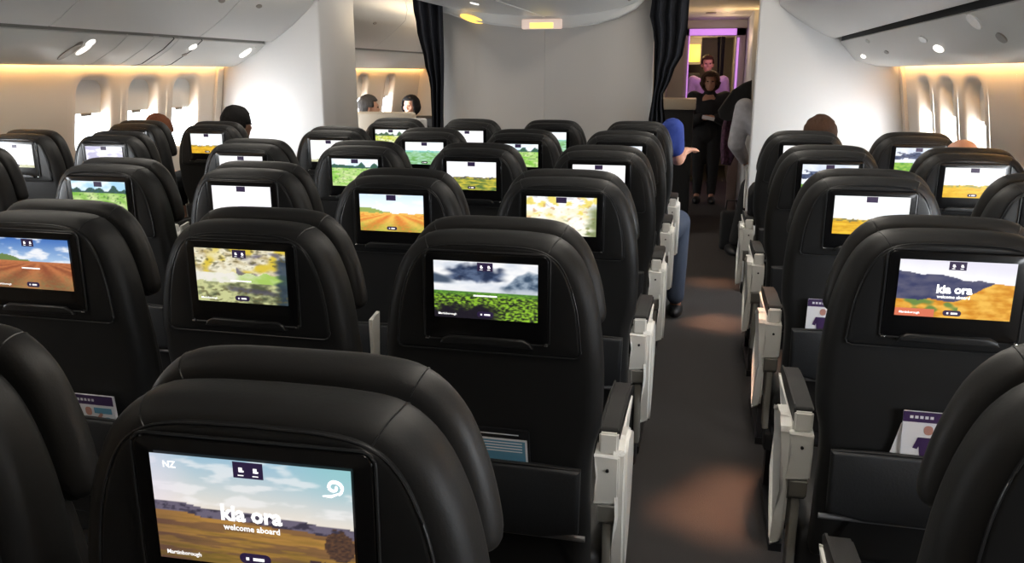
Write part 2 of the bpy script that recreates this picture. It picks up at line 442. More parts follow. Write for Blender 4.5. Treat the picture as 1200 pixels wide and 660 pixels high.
# ------------------------------------------------------------------ the seat (origin: floor under the screen plane, facing +y)
def bend(x, z):
    return max(0, 1.02-z)*.13
def smooth_pts(ctrl, n):
    """Catmull-Rom through control points"""
    out = []; P = [Vector(p) for p in ctrl]; P = [P[0]*2-P[1]]+P+[P[-1]*2-P[-2]]
    for i in range(1, len(P)-2):
        for k in range(n):
            t = k/n; a, b, c, d = P[i-1], P[i], P[i+1], P[i+2]
            q = .5*((2*b)+(c-a)*t+(2*a-5*b+4*c-d)*t*t+(3*b-a-3*c+d)*t**3); out.append((q.x, q.y))
    out.append((P[-2].x, P[-2].y)); return out
def arch(right, n=4, flat_bottom=True, rb=.012):
    """closed counter-clockwise outline from the right-hand profile (top centre downwards)"""
    r = smooth_pts(right, n)                       # top centre -> bottom right
    x, z = r[-1]
    r = r[:-1]+[(x, z+rb), (x-rb*.3, z+rb*.3), (x-rb, z)]
    left = [(-a, b) for a, b in r]
    return [r[0]]+left[1:]+r[1:][::-1]
SHELL = [(0, 1.233), (.075, 1.231), (.125, 1.222), (.162, 1.19), (.186, 1.14), (.201, 1.08), (.209, 1.01), (.211, .94), (.207, .86), (.192, .79), (.188, .66), (.188, .50)]
INNER = [(0, 1.214), (.07, 1.212), (.110, 1.203), (.137, 1.18), (.157, 1.135), (.169, 1.08), (.175, 1.012)]
HEADR = [(0, 1.248), (.08, 1.2465), (.130, 1.236), (.166, 1.203), (.188, 1.155), (.201, 1.105), (.205, 1.06), (.188, 1.043)]
CUSH = [(0, 1.06), (.10, 1.06), (.165, 1.05), (.18, .95), (.18, .8), (.18, .52)]

def arm_parts(side, raised=False, aisle=True):
    """returns bmeshes of one armrest at local x = side*.2425"""
    x = side*.2425; w = .026 if aisle else .02
    out = {}
    if raised:
        pts = [(.04, 1.045), (.080, 1.052), (.072, .99), (.058, .93), (.055, .86), (.058, .78), (.046, .78), (.046, .86), (.048, .93), (.043, 1.0)]
        bm = sheet_prism(pts, 1, 2, x-.0035, x+.0035)
        out['body'] = bm
        return out
    if aisle: x = side*.2155; w = .0215
    zt = .815; yr = .145
    S = lambda L: [(yr+a, zt+b) for a, b in L]
    bm = sheet_prism(S([(.004, -.028), (.004, -.004), (.012, 0), (.20, -.004), (.30, -.014), (.315, -.026), (.305, -.040), (.20, -.034)]), 1, 2, x-w, x+w)
    bmesh.ops.bevel(bm, geom=[e for e in bm.edges if e.calc_face_angle(0) > .6], offset=.004, segments=2, affect='EDGES')
    out['pad'] = bm
    bm = bmesh.new()
    box(bm, x-w*.92, x+w*.92, yr-.004, yr+.035, zt-.055, zt-.008, .004)
    sheet_prism(S([(-.012, -.055), (.03, -.05), (.07, -.045), (.30, -.036), (.29, -.06), (.18, -.085), (.12, -.12), (.07, -.17), (.03, -.178), (-.006, -.165), (-.014, -.10)]), 1, 2, x-w*1.1, x+w*1.1, bm)
    bmesh.ops.bevel(bm, geom=[e for e in bm.edges if e.calc_face_angle(0) > .5], offset=.004, segments=2, affect='EDGES')
    out['body'] = bm
    if aisle:
        xo = x+side*w*1.0
        pts = S([(-.002, -.05), (.03, -.028), (.10, -.035), (.17, -.07), (.185, -.14), (.16, -.22), (.11, -.30), (.06, -.345), (.03, -.345), (.012, -.28), (-.004, -.19)])
        b2 = sheet_prism(pts, 1, 2, *sorted((xo-side*.004, xo+side*.017)))
        bmesh.ops.bevel(b2, geom=[e for e in b2.edges if e.calc_face_angle(0) > .5], offset=.007, segments=3, affect='EDGES')
        out['shroud'] = b2
    bm = bmesh.new()
    sheet_prism(S([(-.008, -.168), (.05, -.172), (.06, -.215), (.02, -.225), (.0, -.21)]), 1, 2, x-w*.95, x+w*.95, bm)
    bmesh.ops.bevel(bm, geom=[e for e in bm.edges if e.calc_face_angle(0) > .5], offset=.003, segments=2, affect='EDGES')
    box(bm, x-w*.45, x+w*.45, yr+.01, yr+.06, .40, zt-.215, .005)
    out['post'] = bm
    bm = bmesh.new(); disc(bm, (x, yr-.0145, zt-.085), .0036, .0036, (0, 1, 0), .003, 12, up=Vector((1, 0, 0)))
    out['screw'] = bm
    return out

proto = {}
def add_part(name, bm, m, sub=None, key=None):
    proto[key or name] = (name, obj(name, bm, m), sub)

add_part('backrest', pad(arch(SHELL), .004, .078, .030, yf=bend, crown=.0, rf=.022, seg=5), M['leather'])
add_part('back_shell', pad(arch(INNER), -.003, .03, .006, yf=None, seg=3), M['shell'])
bm = bmesh.new(); o_ = [(x, -.0015, z) for x, z in arch(INNER)]
tube(bm, o_, .0014, 6, closed=True)
add_part('shell_edge_trim', bm, M['piping'])
bm = pad(rrect(-.116, .116, 1.036, 1.2005, .012, 5, .006), -.0085, .01, .003, seg=3)
add_part('monitor', bm, M['bezel'])
bm = bmesh.new(); tube(bm, [(x, -.0065, z) for x, z in rrect(-.1178, .1178, 1.0345, 1.2025, .014, 5, .008)], .0017, 6, closed=True)
add_part('monitor_surround', bm, M['piping'], 'monitor')
for s in (-1, 1):
    add_part('chrome_catch', mkbox(s*.112-.004, s*.112+.004, -.0125, -.004, 1.0335, 1.0375, .0014), M['chrome'], 'monitor', key='catch%d' % s)
bm = pad([(.088, 1.0275), (.082, 1.038), (.070, 1.044), (-.070, 1.044), (-.082, 1.038), (-.088, 1.0275)], -.014, .006, .004, seg=3)
add_part('tray_latch', bm, M['shell'])
# literature pocket with its rail and seam
pk = [(.174, .645), (.178, .787), (.10, .791), (-.10, .791), (-.178, .787), (-.174, .645), (-.1, .630), (.1, .630)]
add_part('seat_pocket', pad(pk, -.032, -.006, .011, yf=lambda x, z: .033+(.75-z)*.10, crown=.008, seg=4), M['pocket'])
bm = bmesh.new(); tube(bm, [(-.178, .008, .787), (-.1, .001, .7925), (.1, .001, .7925), (.178, .008, .787)], .0028, 6)
add_part('pocket_hem', bm, M['leather2'], 'seat_pocket')
bm = bmesh.new(); tube(bm, [(-.185, .038, .625), (.185, .038, .625)], .006, 8)
add_part('back_rail', bm, M['rail'])
add_part('headrest', pad(arch(HEADR, rb=.006), .086, .134, .022, crown=.0, crown_f=-.006, rf=.022, seg=5), M['leather2'])
def seam_over(ctrl, x0, dx, y0, y1, r, rf):
    """a fine sewn seam running over the rounded edge of a pad at outline position x0"""
    o = arch(ctrl); i = min(range(len(o)), key=lambda k: abs(o[k][0]-x0)+(5 if o[k][1] < 1.15 else 0))
    p = Vector(o[i]); q0, q1 = Vector(o[i-1]), Vector(o[(i+1) % len(o)]); e = (q1-q0).normalized(); nn = Vector((-e.y, e.x))
    pts = []
    for t in range(6): u = t/5*PI/2; pts.append((r*(1-math.sin(u)), y0+r*(1-math.cos(u))))
    for t in range(6): u = t/5*PI/2; pts.append((rf*(1-math.cos(u)), y1-rf+rf*math.sin(u)))
    out = []
    for k, (d, y) in enumerate(pts):
        c = p+nn*d+e*dx*(k/11-.5); out.append((c.x, y, c.y))
    return tube(bmesh.new(), out, .0009, 5)
for x0 in (-.128, .128):
    add_part('sewn_seam', seam_over(SHELL, x0, .01*(1 if x0 < 0 else -1), .004, .078, .030, .022), M['piping'], 'backrest', key='seamb%g' % x0)
    add_part('sewn_seam', seam_over(HEADR, x0*1.04, .0, .086, .134, .022, .022), M['piping'], 'headrest', key='seamh%g' % x0)
add_part('front_cushion', pad(arch(CUSH), .068, .12, .020, yf=bend, seg=4), M['leather2'])
bm = mkbox(-.205, .205, .14, .60, .40, .535, .035, seg=4)
add_part('seat_cushion', bm, M['leather2'])
bm = bmesh.new(); box(bm, -.22, .22, .12, .18, .34, .40, .01); box(bm, -.22, .22, .46, .52, .34, .40, .01); box(bm, -.20, .20, .10, .56, .385, .41, .006)
add_part('seat_frame', bm, M['dark'])
for s in (-1, 1):
    bm = sheet_prism([(.10, .0), (.14, 0), (.24, .34), (.17, .34)], 1, 2, s*.16-.014, s*.16+.014)
    sheet_prism([(.50, .0), (.56, 0), (.52, .34), (.46, .34)], 1, 2, s*.16-.014, s*.16+.014, bm)
    sheet_prism([(.10, .0), (.56, 0), (.56, .03), (.10, .03)], 1, 2, s*.16-.02, s*.16+.02, bm)
    add_part('leg', bm, M['dark'], key='leg%d' % s)
for key, (side, raised, aisle) in {'aisleR': (1, 0, 1), 'aisleL': (-1, 0, 1), 'innerR': (1, 0, 0), 'innerL': (-1, 0, 0), 'raisedR': (1, 1, 0)}.items():
    d = arm_parts(side, raised, aisle)
    proto[key] = ('armrest', obj('armrest', d['body'], M['armwhite']), None)
    if not raised:
        proto[key+'_pad'] = ('armrest_pad', obj('armrest_pad', d['pad'], M['armpad']), key)
        proto[key+'_post'] = ('armrest_post', obj('armrest_post', d['post'], M['armgrey']), key)
        proto[key+'_screw'] = ('screw', obj('screw', d['screw'], M['dark']), key)
        if 'shroud' in d: proto[key+'_shroud'] = ('armrest_shroud', obj('armrest_shroud', d['shroud'], M['armwhite']), key)
for n, o, s in proto.values(): C.objects.unlink(o)
used_names = set()
COMMON = [k for k in proto if not k.startswith(('aisle', 'inner', 'raised'))]

def make_seat(x, y, kind, label, group, arms, res=2, words=0, gain=1.0, dz=0.0):
    root = thing('airline_seat', label, 'seat', (x, y, dz), group)
    made = {}
    keys = COMMON+[k for k in proto if any(k == a or k.startswith(a+'_') for a in arms)]
    for k in keys:
        n, src, sub = proto[k]
        o = src.copy(); C.objects.link(o); made[k] = o
        o.parent = made[sub] if sub else root
    if kind:
        nx, ny = ((140, 78), (120, 68), (72, 40), (44, 25))[res]
        s = obj('screen', screen_mesh(kind, nx, ny, words, gain), [M['display'], M['badge'], M['white']], made['monitor'], smooth=False)
        s['label'] = 'lit screen'
    return root

XG, DX, P = -.369, .4847, .813
YM, YR, YL = 1.393, 1.593, 1.655
XH, XC = .459, -2.675
ordn = ['nearest', 'second', 'third', 'fourth', 'fifth', 'last']
LABELS = 1
GM, GR, GL = 'seats of the centre block', 'seats of the right-hand block', 'seats of the left-hand block'
rown = ['nearest', 'second', 'third', 'fourth', 'fifth', 'last']
colname = {'G': 'right aisle seat', 'F': 'inner right seat', 'E': 'inner left seat', 'D': 'left aisle seat'}
scr = {('G', 0): ('dusk', 'a dusk field with greeting'), ('G', 1): ('mist', 'misty dark hills over green leaves'), ('F', 1): ('park', 'an autumn park with pond'),
       ('E', 1): ('redrows', 'red-brown vineyard rows'), ('G', 2): ('blossom', 'pale blossoming trees'), ('F', 2): ('goldrows', 'orange and green crop rows'),
       ('E', 2): ('whitestrip', 'white sky over thin yellow field'), ('D', 2): ('vines', 'green vines'), ('G', 3): ('white', 'an almost white sky'),
       ('F', 3): ('darkfield', 'a yellow field with dark treeline'), ('E', 3): ('vines2', 'bright green vines'), ('D', 3): ('white', 'a white sky'),
       ('G', 4): ('cloud', 'a sliver of white cloud'), ('F', 4): ('vines2', 'a green hillside'), ('E', 4): ('sea', 'a turquoise shore'), ('D', 4): ('white', 'a bright white sky'),
       ('G', 5): ('white', ''), ('F', 5): ('sea', 'a teal corner of sea'), ('E', 5): ('white', 'a white sky'), ('D', 5): ('lime', 'lime green bushes')}
for col in 'GFED':
    for r in range(6):
        if (col == 'F' and r == 0): kind, d = None, ''
        elif (col, r) in scr: kind, d = scr[(col, r)]
        else: continue
        x = XG-DX*'GFED'.index(col); y = YM+P*(r-1)+(.025 if r == 0 else 0)
        arms = {'G': ['aisleR', 'innerL'], 'F': ['innerL'], 'E': ['innerL'], 'D': ['aisleL']}[col]
        if col == 'F' and r == 0: arms = []
        if (col, r) in (('F', 1), ('D', 2)): arms = arms+['raisedR']
        if (col, r) in (('G', 1), ('E', 2)): arms = [a for a in arms if a != 'innerL']
        w = 2 if (col, r) == ('G', 0) else (3 if r == 1 else 0)
        lab = '%s, %s row, centre block' % (colname[col], rown[r])
        if d: lab = 'black ' + lab.replace('centre block', 'centre block; screen shows %s' % d)
        else: lab = 'black leather ' + lab
        if (col, r) == ('F', 0): lab = 'black leather seat cut by the bottom left corner, only its side and headrest wing showing'
        dx = {('G', 0): -.009, ('F', 1): -.004, ('F', 2): -.009, ('E', 4): .018, ('E', 3): .01, ('D', 5): .015, ('D', 2): -.009}.get((col, r), 0)
        dz = {('F', 2): -.010, ('G', 0): -.004}.get((col, r), 0)
        make_seat(x+dx, y, kind, lab, GM, arms, 0 if r == 0 else (1 if r == 1 else (2 if r < 4 else 3)), w, 1.15 if r > 1 else 1.0, dz).rotation_euler.z = (.035 if (col, r) == ('G', 0) else 0)
rs = {('H', 0): (None, ''), ('H', 1): ('hills', 'blue hills and golden slope'), ('H', 2): ('yellow', 'a yellow field under white sky'),
      ('H', 3): ('cloud', 'dark mountains in cloud'), ('H', 4): ('white', ''), ('J', 2): ('yellow2', ''), ('J', 3): ('yellow2', 'a wide golden field'), ('J', 4): ('green', 'dark mountains above green land')}
for (col, r), (kind, d) in rs.items():
    lab = 'black %s seat, %s row, right block' % ({'H': 'aisle', 'J': 'window'}[col], rown[r])
    if d: lab += '; screen shows %s' % d
    if (col, r) == ('H', 0): lab = 'black leather seat cut by the bottom right corner, its rounded side close to the camera'
    make_seat(XH+DX*'HJ'.index(col), YR+P*(r-1)+(.02 if r == 0 else 0), kind, lab, GR, {'H': ['aisleL', 'innerR'], 'J': ['innerR']}[col], 1 if r < 2 else (2 if r < 4 else 3), 1 if r == 1 else 0, 1.15 if r > 1 else 1.05)
ls = {('C', 2): (None, ''), ('C', 3): ('pale', 'a pale violet sky'), ('C', 4): ('yellow', 'a golden field'), ('B', 3): ('white', 'a washed-out white picture'), ('B', 4): ('white', '')}
for (col, r), (kind, d) in ls.items():
    lab = 'black %s seat, %s row, left block' % ({'C': 'aisle', 'B': 'window'}[col], rown[r])
    if d: lab += '; screen shows %s' % d
    if (col, r) == ('C', 2): lab = 'black leather seat cut by the left edge, only its headrest wing in view'
    make_seat(XC-DX*'CB'.index(col), YL+P*(r-1), kind, lab, GL, {'C': ['aisleR', 'innerL'], 'B': ['innerL']}[col], 2 if r < 4 else 3, 0, 1.1)

# ------------------------------------------------------------------ magazines and cards standing in the pockets
def leaflet(name, label, cat, sx, sy, x0, x1, z0, z1, lean, kind, yoff=0):
    root = thing(name, label, cat, (sx, sy, 0))
    def slab(n, xa, xb, za, zb, y0, y1, m, par=root):
        bm = mkbox(xa, xb, y0, y1, za, zb)
        for v in bm.verts: v.co.x += (v.co.z-z0)*lean; v.co.y += (v.co.z-.70)*-.10+.026+yoff
        return obj(n, bm, m, par, smooth=False)
    w, h = x1-x0, z1-z0
    if kind == 'mag':
        slab('page_block', x0+.002, x1+.0, z0, z1-.001, -.003, .003, M['paper'])
        c = slab('cover', x0, x1, z0, z1, -.0045, -.003, M['paper'])
        slab('masthead', x0, x1, z1-.022, z1, -.0052, -.0045, M['magpurple'], c)
        bm = bmesh.new()      # the figure on the cover
        cx = x0+w*.36; cz = z1-.066
        def q(pts, mi):
            f = bm.faces.new([bm.verts.new((a, -.0056, b)) for a, b in pts]); f.material_index = mi
        q(rrect(cx-.008, cx+.008, cz+.018, cz+.038, .007, 4), 1)
        q([(cx-.018, cz+.012), (cx+.018, cz+.012), (cx+.013, cz-.03), (cx-.012, cz-.03)], 0)
        q([(cx-.018, cz+.012), (cx-.026, cz-.012), (cx-.018, cz-.014), (cx-.012, cz+.0)], 0)
        q([(cx+.018, cz+.012), (cx+.030, cz+.028), (cx+.035, cz+.022), (cx+.016, cz-.004)], 1)
        q([(cx-.012, cz-.03), (cx+.013, cz-.03), (cx+.016, cz-.09), (cx-.014, cz-.09)], 2)
        q([(x1-.05, z1-.028), (x1-.006, z1-.028), (x1-.006, z1-.042), (x1-.05, z1-.042)], 3)
        q(rrect(x1-.028, x1-.010, z1-.066, z1-.050, .007, 4), 3)
        for k_ in range(5): q([(x0+.012+k_*.009, z1-.014), (x0+.018+k_*.009, z1-.014), (x0+.018+k_*.009, z1-.008), (x0+.012+k_*.009, z1-.008)], 4)
        for k_ in range(3): q([(x1-.045, z1-.076-k_*.008), (x1-.012, z1-.076-k_*.008), (x1-.012, z1-.073-k_*.008), (x1-.045, z1-.073-k_*.008)], 3)
        for v in bm.verts: v.co.x += (v.co.z-z0)*lean; v.co.y += (v.co.z-.70)*-.10+.026+yoff
        obj('cover_picture', bm, [M['magpurple'], M['magskin'], M['magdark'], M['magblue'], M['paper']], c, smooth=False)
    elif kind == 'card':
        c = slab('cover', x0, x1, z0, z1, -.0025, .0025, M['magdark'])
        slab('blue_panel', x0+.006, x1-.006, z0, z1-.020, -.0030, -.0024, M['magblue'], c)
        slab('white_border', x0+.004, x1-.004, z1-.024, z1-.020, -.0033, -.0024, M['paper'], c)
        slab('side_border', x1-.008, x1-.004, z0, z1-.020, -.0033, -.0024, M['paper'], c)
        for k in range(4): slab('text_line', x0+.012, x1-.014, z1-.030-k*.006, z1-.028-k*.006, -.0036, -.0030, M['paper'], c)
        slab('title_line', x0+.03, x1-.02, z1-.012, z1-.010, -.0032, -.0024, M['paper'], c)
    return root
y1 = YM
leaflet('magazine', 'magazine with purple masthead and a woman in purple in the near right-hand seat pocket', 'magazine', XH, YR, -.045, .085, .70, .885, -.06, 'mag')
bm = sheet_prism([(-.085, .70), (-.03, .70), (-.050, .855), (-.054, .855)], 0, 2, -.001, .001)
for v in bm.verts: v.co += Vector((XH, YR+.030-(v.co.z-.7)*.10, 0))
tag(obj('folded_card', bm, M['paper'], smooth=False), 'white folded paper corner beside the purple magazine in the pocket', 'paper')
leaflet('magazine', 'small purple-topped magazine in the pocket of the right-hand aisle seat one row ahead', 'magazine', XH, YR+P, -.14, -.02, .70, .882, 0, 'mag')
leaflet('safety_card', 'dark card with pale blue panel in the pocket ahead of the nearest seat', 'card', XG, YM, -.09, .082, .70, .857, -.03, 'card')
leaflet('magazine', 'magazine half hidden behind the large bottom left headrest', 'magazine', XG-2*DX, YM, .035, .135, .68, .842, .02, 'mag')

# ------------------------------------------------------------------ the cabin shell
YBL, YBC, YBR = 5.70, 5.78, 5.85       # the three bulkheads
YEND, Y0 = 10.2, -2.2
WL, WR = -3.54, 1.205                   # side walls at bin height
def off(z):                             # how far the side wall bulges outwards
    return .13*math.sin(max(0, min(1, (1.56-z)/1.1))*PI/2)*(1 if z > .4 else 1-.5*(.4-z)) if z < 1.56 else -(z-1.56)*.12
struct('floor', mkbox(-4.1, 2.0, Y0, 14.2, -.06, 0), M['carpet'], smooth=False)
bm = mkbox(-4.1, 2.0, Y0, 14.2, 2.32, 2.4); struct('ceiling', bm, M['ceil'], smooth=False)
struct('wall_rear', mkbox(-4.1, 2.0, Y0-.08, Y0, 0, 2.4), M['bulk'], smooth=False)
struct('wall_front', mkbox(-4.1, 2.0, 14.2, 14.28, 0, 2.4), M['galley'], smooth=False)

ZC, HH, HW = 1.245, .245, .155          # window recess: centre height, half height, half width
def side_wall(side, wins, y_from, y_to, name):
    X0 = WL if side < 0 else WR
    bm = bmesh.new()
    def pt(y, z, d=0): return Vector((X0+side*(off(z)+d), y, z))
    # blank bands between windows, panels around each window
    edges = [y_from]
    for w in wins: edges += [w-.225, w+.225]
    edges.append(y_to)
    zs = [0, .2, .4, .6, .8, .94, 1.05, 1.15, 1.25, 1.35, 1.45, 1.54, 1.62, 1.8, 2.05, 2.32]
    def quad(y0, y1, za, zb): bm.faces.new([bm.verts.new(pt(*p)) for p in ((y0, za), (y1, za), (y1, zb), (y0, zb))])
    spans = []
    for i in range(0, len(edges), 2): spans.append((edges[i], edges[i+1]))
    for a, b in spans:
        if b-a < .004: continue
        n = max(1, int((b-a)/.5))
        for k in range(n):
            for z0, z1 in zip(zs, zs[1:]): quad(a+(b-a)*k/n, a+(b-a)*(k+1)/n, z0, z1)
        for z0, z1 in zip(zs, zs[1:]):
            for e0, e1 in ((a-.03, a+.03), (b-.03, b+.03)):
                bm.faces.new([bm.verts.new(pt(p[0], p[1], .010)) for p in ((e0, z0), (e1, z0), (e1, z1), (e0, z1))])
    za, zb = .94, 1.54
    for w in wins:
        for z0, z1 in zip(zs, zs[1:]):
            if z1 <= za+.001 or z0 >= zb-.001: quad(w-.225, w+.225, z0, z1)
        hole = rrect(-HW, HW, ZC-HH, ZC+HH, .10, 8)
        outer = []
        for (a, b) in hole:
            dx, dz = a, b-ZC; t = min((.225/abs(dx)) if abs(dx) > 1e-6 else 9, ((zb-ZC)/dz if dz > 1e-6 else ((za-ZC)/dz if dz < -1e-6 else 9)))
            outer.append((dx*t, ZC+dz*t))
        for s1, s2 in ((-1, -1), (-1, 1), (1, -1), (1, 1)):   # square up the panel corners
            j = min(range(len(outer)), key=lambda i: (outer[i][0]-s1*.225)**2+(outer[i][1]-(za if s2 < 0 else zb))**2)
            outer[j] = (s1*.225, za if s2 < 0 else zb)
        n = len(hole); rings = []
        rings.append([bm.verts.new(pt(w+a, b)) for a, b in outer])
        rings.append([bm.verts.new(pt(w+a*.5+c*.5, b*.5+d*.5, .001)) for (a, b), (c, d) in zip(outer, hole)])
        for ins, dep in ((0, .004), (.008, .014), (.016, .035), (.026, .085)):
            rings.append([bm.verts.new(pt(w+a, b, dep)) for a, b in inset(hole, ins)])
        for A, B in zip(rings, rings[1:]):
            for i in range(n): bm.faces.new((A[i], A[(i+1) % n], B[(i+1) % n], B[i]))
    bmesh.ops.remove_doubles(bm, verts=bm.verts, dist=.0004)
    if side > 0: bmesh.ops.reverse_faces(bm, faces=bm.faces)
    me = bpy.data.meshes.new(name)
    for f in bm.faces: f.smooth = True
    bm.to_mesh(me); bm.free(); me.materials.append(M['wall']); me.set_sharp_from_angle(angle=math.radians(50))
    o = bpy.data.objects.new(name, me); C.objects.link(o); tag(o, kind='structure')
    return o
LW = [1.0, 1.46, 1.92, 2.90, 4.35, 4.81, 5.27]; LW2 = [6.9, 7.4, 7.9, 8.4, 9.2]
RW = [.2, .68, 1.64, 2.12, 2.6, 3.56, 4.38, 4.86, 5.34]
side_wall(-1, LW+LW2, Y0, 14.2, 'wall_left')
side_wall(1, RW, Y0, 14.2, 'wall_right')
nwin = 0
def window(side, w, openness, light=1):
    """recessed window: shade pulled part way, daylight below it"""
    global nwin; nwin += 1
    X0 = WL if side < 0 else WR
    root = tag(bpy.data.objects.new('window_%d' % nwin, None), kind='structure'); C.objects.link(root); root.location = (X0+side*(off(ZC)+.08), w, ZC)
    zb = ZC+HH-.5*(1-openness)                      # lower edge of the shade
    hw = HW-.017
    def place(bm, dep):
        for v in bm.verts:
            y, z = v.co.x, v.co.z; d = v.co.y
            v.co = Vector((X0+side*(off(z)+dep+d), w+y, z))-root.location
        return bm
    full = rrect(-hw, hw, ZC-HH+.02, ZC+HH-.02, .085, 8)
    bm = bmesh.new(); bm.faces.new([bm.verts.new((a, 0, b)) for a, b in full]); obj('pane', place(bm, .082), M['glass'], root, smooth=False)
    top = [(a, b) for a, b in full if b > zb+.002]
    k = [i for i in range(len(full)) if full[i][1] > zb+.002 and full[i-1][1] <= zb+.002][0]
    n = len(full); seq = [full[(k+i) % n] for i in range(n) if full[(k+i) % n][1] > zb+.002]
    seq = [(seq[0][0], zb)]+seq+[(seq[-1][0], zb)]
    bm = bmesh.new()
    A = [bm.verts.new((a, 0, b)) for a, b in seq]; B = [bm.verts.new((a, .006, b)) for a, b in seq]
    bm.faces.new(A); bm.faces.new(B)
    for i in range(len(A)): bm.faces.new((A[i], A[(i+1) % len(A)], B[(i+1) % len(A)], B[i]))
    sh = obj('window_shade', place(bm, .066), M['shade'], root, smooth=False)
    bm = bmesh.new(); pts = rrect(-.045, .045, zb-.014, zb+.004, .0085, 5); pad(pts, -.012, .0, .004, bm, seg=2)
    obj('shade_handle', place(bm, .066), M['handle'], sh)
    # area lamp added outside as sky light, turned forward onto the bulkhead
    l = bpy.data.lights.new('window_daylight', 'AREA'); l.shape = 'RECTANGLE'; l.size = .26; l.size_y = .42
    l.energy = DAY*light; l.color = (.93, .97, 1.0); l.spread = math.radians(130)
    lo = bpy.data.objects.new('window_daylight', l); C.objects.link(lo)
    lo.location = (X0+side*(off(ZC)+.14), w, ZC-.04)
    d = Vector((-side*.75, .62, -.10)); lo.rotation_euler = d.to_track_quat('-Z', 'Z').to_euler()
    lo.visible_camera = True
DAY = 8
for w in LW: window(-1, w, .56, 1.6 if w > 4.6 else .8)
for w in LW2: window(-1, w, .5, 1.2)
for w in RW: window(1, w, .58, 1.3 if w > 4.6 else .8)

# side bins: service panel + bin, profile read off the bulkhead edge
def prof(side, Y, pix): return [(p.x, p.z) for p in (at(u, v, 1, Y) for u, v in pix)]
PL_psu = [(WL+.045, 1.552), (-3.42, 1.565), (-3.26, 1.650)]+[(at(311, 52, 1, YBL).x, at(311, 52, 1, YBL).z)]
PL_bin = prof(-1, YBL, [(318, 49), (328, 42), (344, 29), (358, 15), (367, 5)])
PR_psu = [(WR-.045, 1.548), (1.06, 1.552), (.93, 1.585), (at(985, 49, 1, YBR).x, at(985, 49, 1, YBR).z)]
PR_bin = prof(1, YBR, [(978, 45), (966, 41), (948, 31), (930, 19), (914, 6)])
def bins(side, psu, binp, cuts, label, group):
    X0 = WL if side < 0 else WR; s = side
    lx, lz = binp[-1]
    body = binp+[(lx-side*.02, lz+.09), (lx-side*.0, lz+.2), (lx+side*.12, 2.27), (X0-side*.02, 2.27), (X0-side*.02, binp[0][1]+.03), (binp[0][0]+side*.02, binp[0][1]+.02)]
    crown = psu+[(psu[-1][0]+side*.02, psu[-1][1]+.02), (psu[-1][0]+side*.10, psu[-1][1]+.015), (psu[1][0], psu[1][1]+.03), (psu[0][0]+side*.0, psu[0][1]+.014)]
    k = 0
    for a, b, extras in cuts:
        b_ = bmesh.new(); sheet_prism(body, 0, 2, a+.004, b-.004, b_)
        r = thing('overhead_bin', label % ('first', 'second', 'third', 'fourth', 'fifth', 'sixth', 'seventh', 'eighth')[k] if '%s' in label else label, 'overhead bin', ((lx+X0)/2, (a+b)/2, 1.7), group)
        o = obj('bin_body', b_, M['bin'], r); o.location = -r.location
        # latch handle under the lip
        q = Vector((binp[-2][0], 0, binp[-2][1])); 
        L = extras
        if L:
            p = at(L[0], L[1], 0, binp[-2][0]-side*.0)
            nrm = Vector((-side*.75, 0, -.66))
            bm = bmesh.new(); disc(bm, Vector((binp[-2][0], (a+b)/2 if L is True else L[2], binp[-2][1])), .035, .016, nrm, .006)
            o = obj('latch', bm, M['handle'], r); o.location = -r.location
        k += 1
    return body, crown
ordl = 'pale grey overhead bin of the left side, %s counted from behind the camera'
BL = [(-.6, 1.05, None), (1.05, 2.30, None), (2.30, 3.55, None), (3.55, 4.80, (0, 0, 4.62)), (4.80, YBL, (0, 0, 5.05))]
body, crown = bins(-1, PL_psu, PL_bin, BL, ordl, 'left overhead bins')
BR = [(-.6, 1.0, None), (1.0, 2.9, None), (2.9, YBR, None)]
bodyR, crownR = bins(1, PR_psu, PR_bin, BR, 'pale grey overhead bin of the right side, %s counted from behind the camera', 'right overhead bins')
B2 = [(6.36, 7.6, (0, 0, 7.0)), (7.6, 8.85, (0, 0, 8.3)), (8.85, YEND, None)]
bins(-1, PL_psu, PL_bin, B2, 'overhead bin of the cabin beyond the left aisle, %s from the opening', 'overhead bins of the cabin ahead')
def psu_run(name, crown, y0, y1, label):
    return tag(obj(name, sheet_prism(crown, 0, 2, y0, y1), M['psu']), kind='structure')
psu_run('trim_6', crown, -.6, YBL, 'pale service panel with reading lights under the left overhead bins')
psu_run('trim_7', crownR, -.6, YBR, 'pale service panel with reading lights under the right overhead bins')
psu_run('trim_8', crown, 6.36, YEND, 'service panel under the bins of the cabin ahead, past the left aisle opening')
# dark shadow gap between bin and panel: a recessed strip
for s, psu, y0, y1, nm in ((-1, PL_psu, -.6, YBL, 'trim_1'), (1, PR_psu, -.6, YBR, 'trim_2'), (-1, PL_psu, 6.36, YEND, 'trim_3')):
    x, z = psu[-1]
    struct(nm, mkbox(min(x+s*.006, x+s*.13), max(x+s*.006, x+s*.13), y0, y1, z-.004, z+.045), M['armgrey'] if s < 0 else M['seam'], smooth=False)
# warm light strips behind the lip
for s, psu, y0, y1, X in ((-1, PL_psu, -.6, YBL-.05, WL), (1, PR_psu, -.6, YBR-.05, WR), (-1, PL_psu, 6.4, YEND, WL)):
    x = psu[0][0]; xa = x-s*.035
    bm = mkbox(min(xa, x), max(xa, x), y0, y1, 1.572, 1.584)
    tag(obj('cove_light', bm, M['warmled'], smooth=False), {(-1, True): 'warm cove light strip above the left windows', (1, True): 'warm cove light strip above the right windows', (-1, False): 'warm cove light strip in the cabin beyond the left aisle'}[(s, y0 < 0)], 'light')

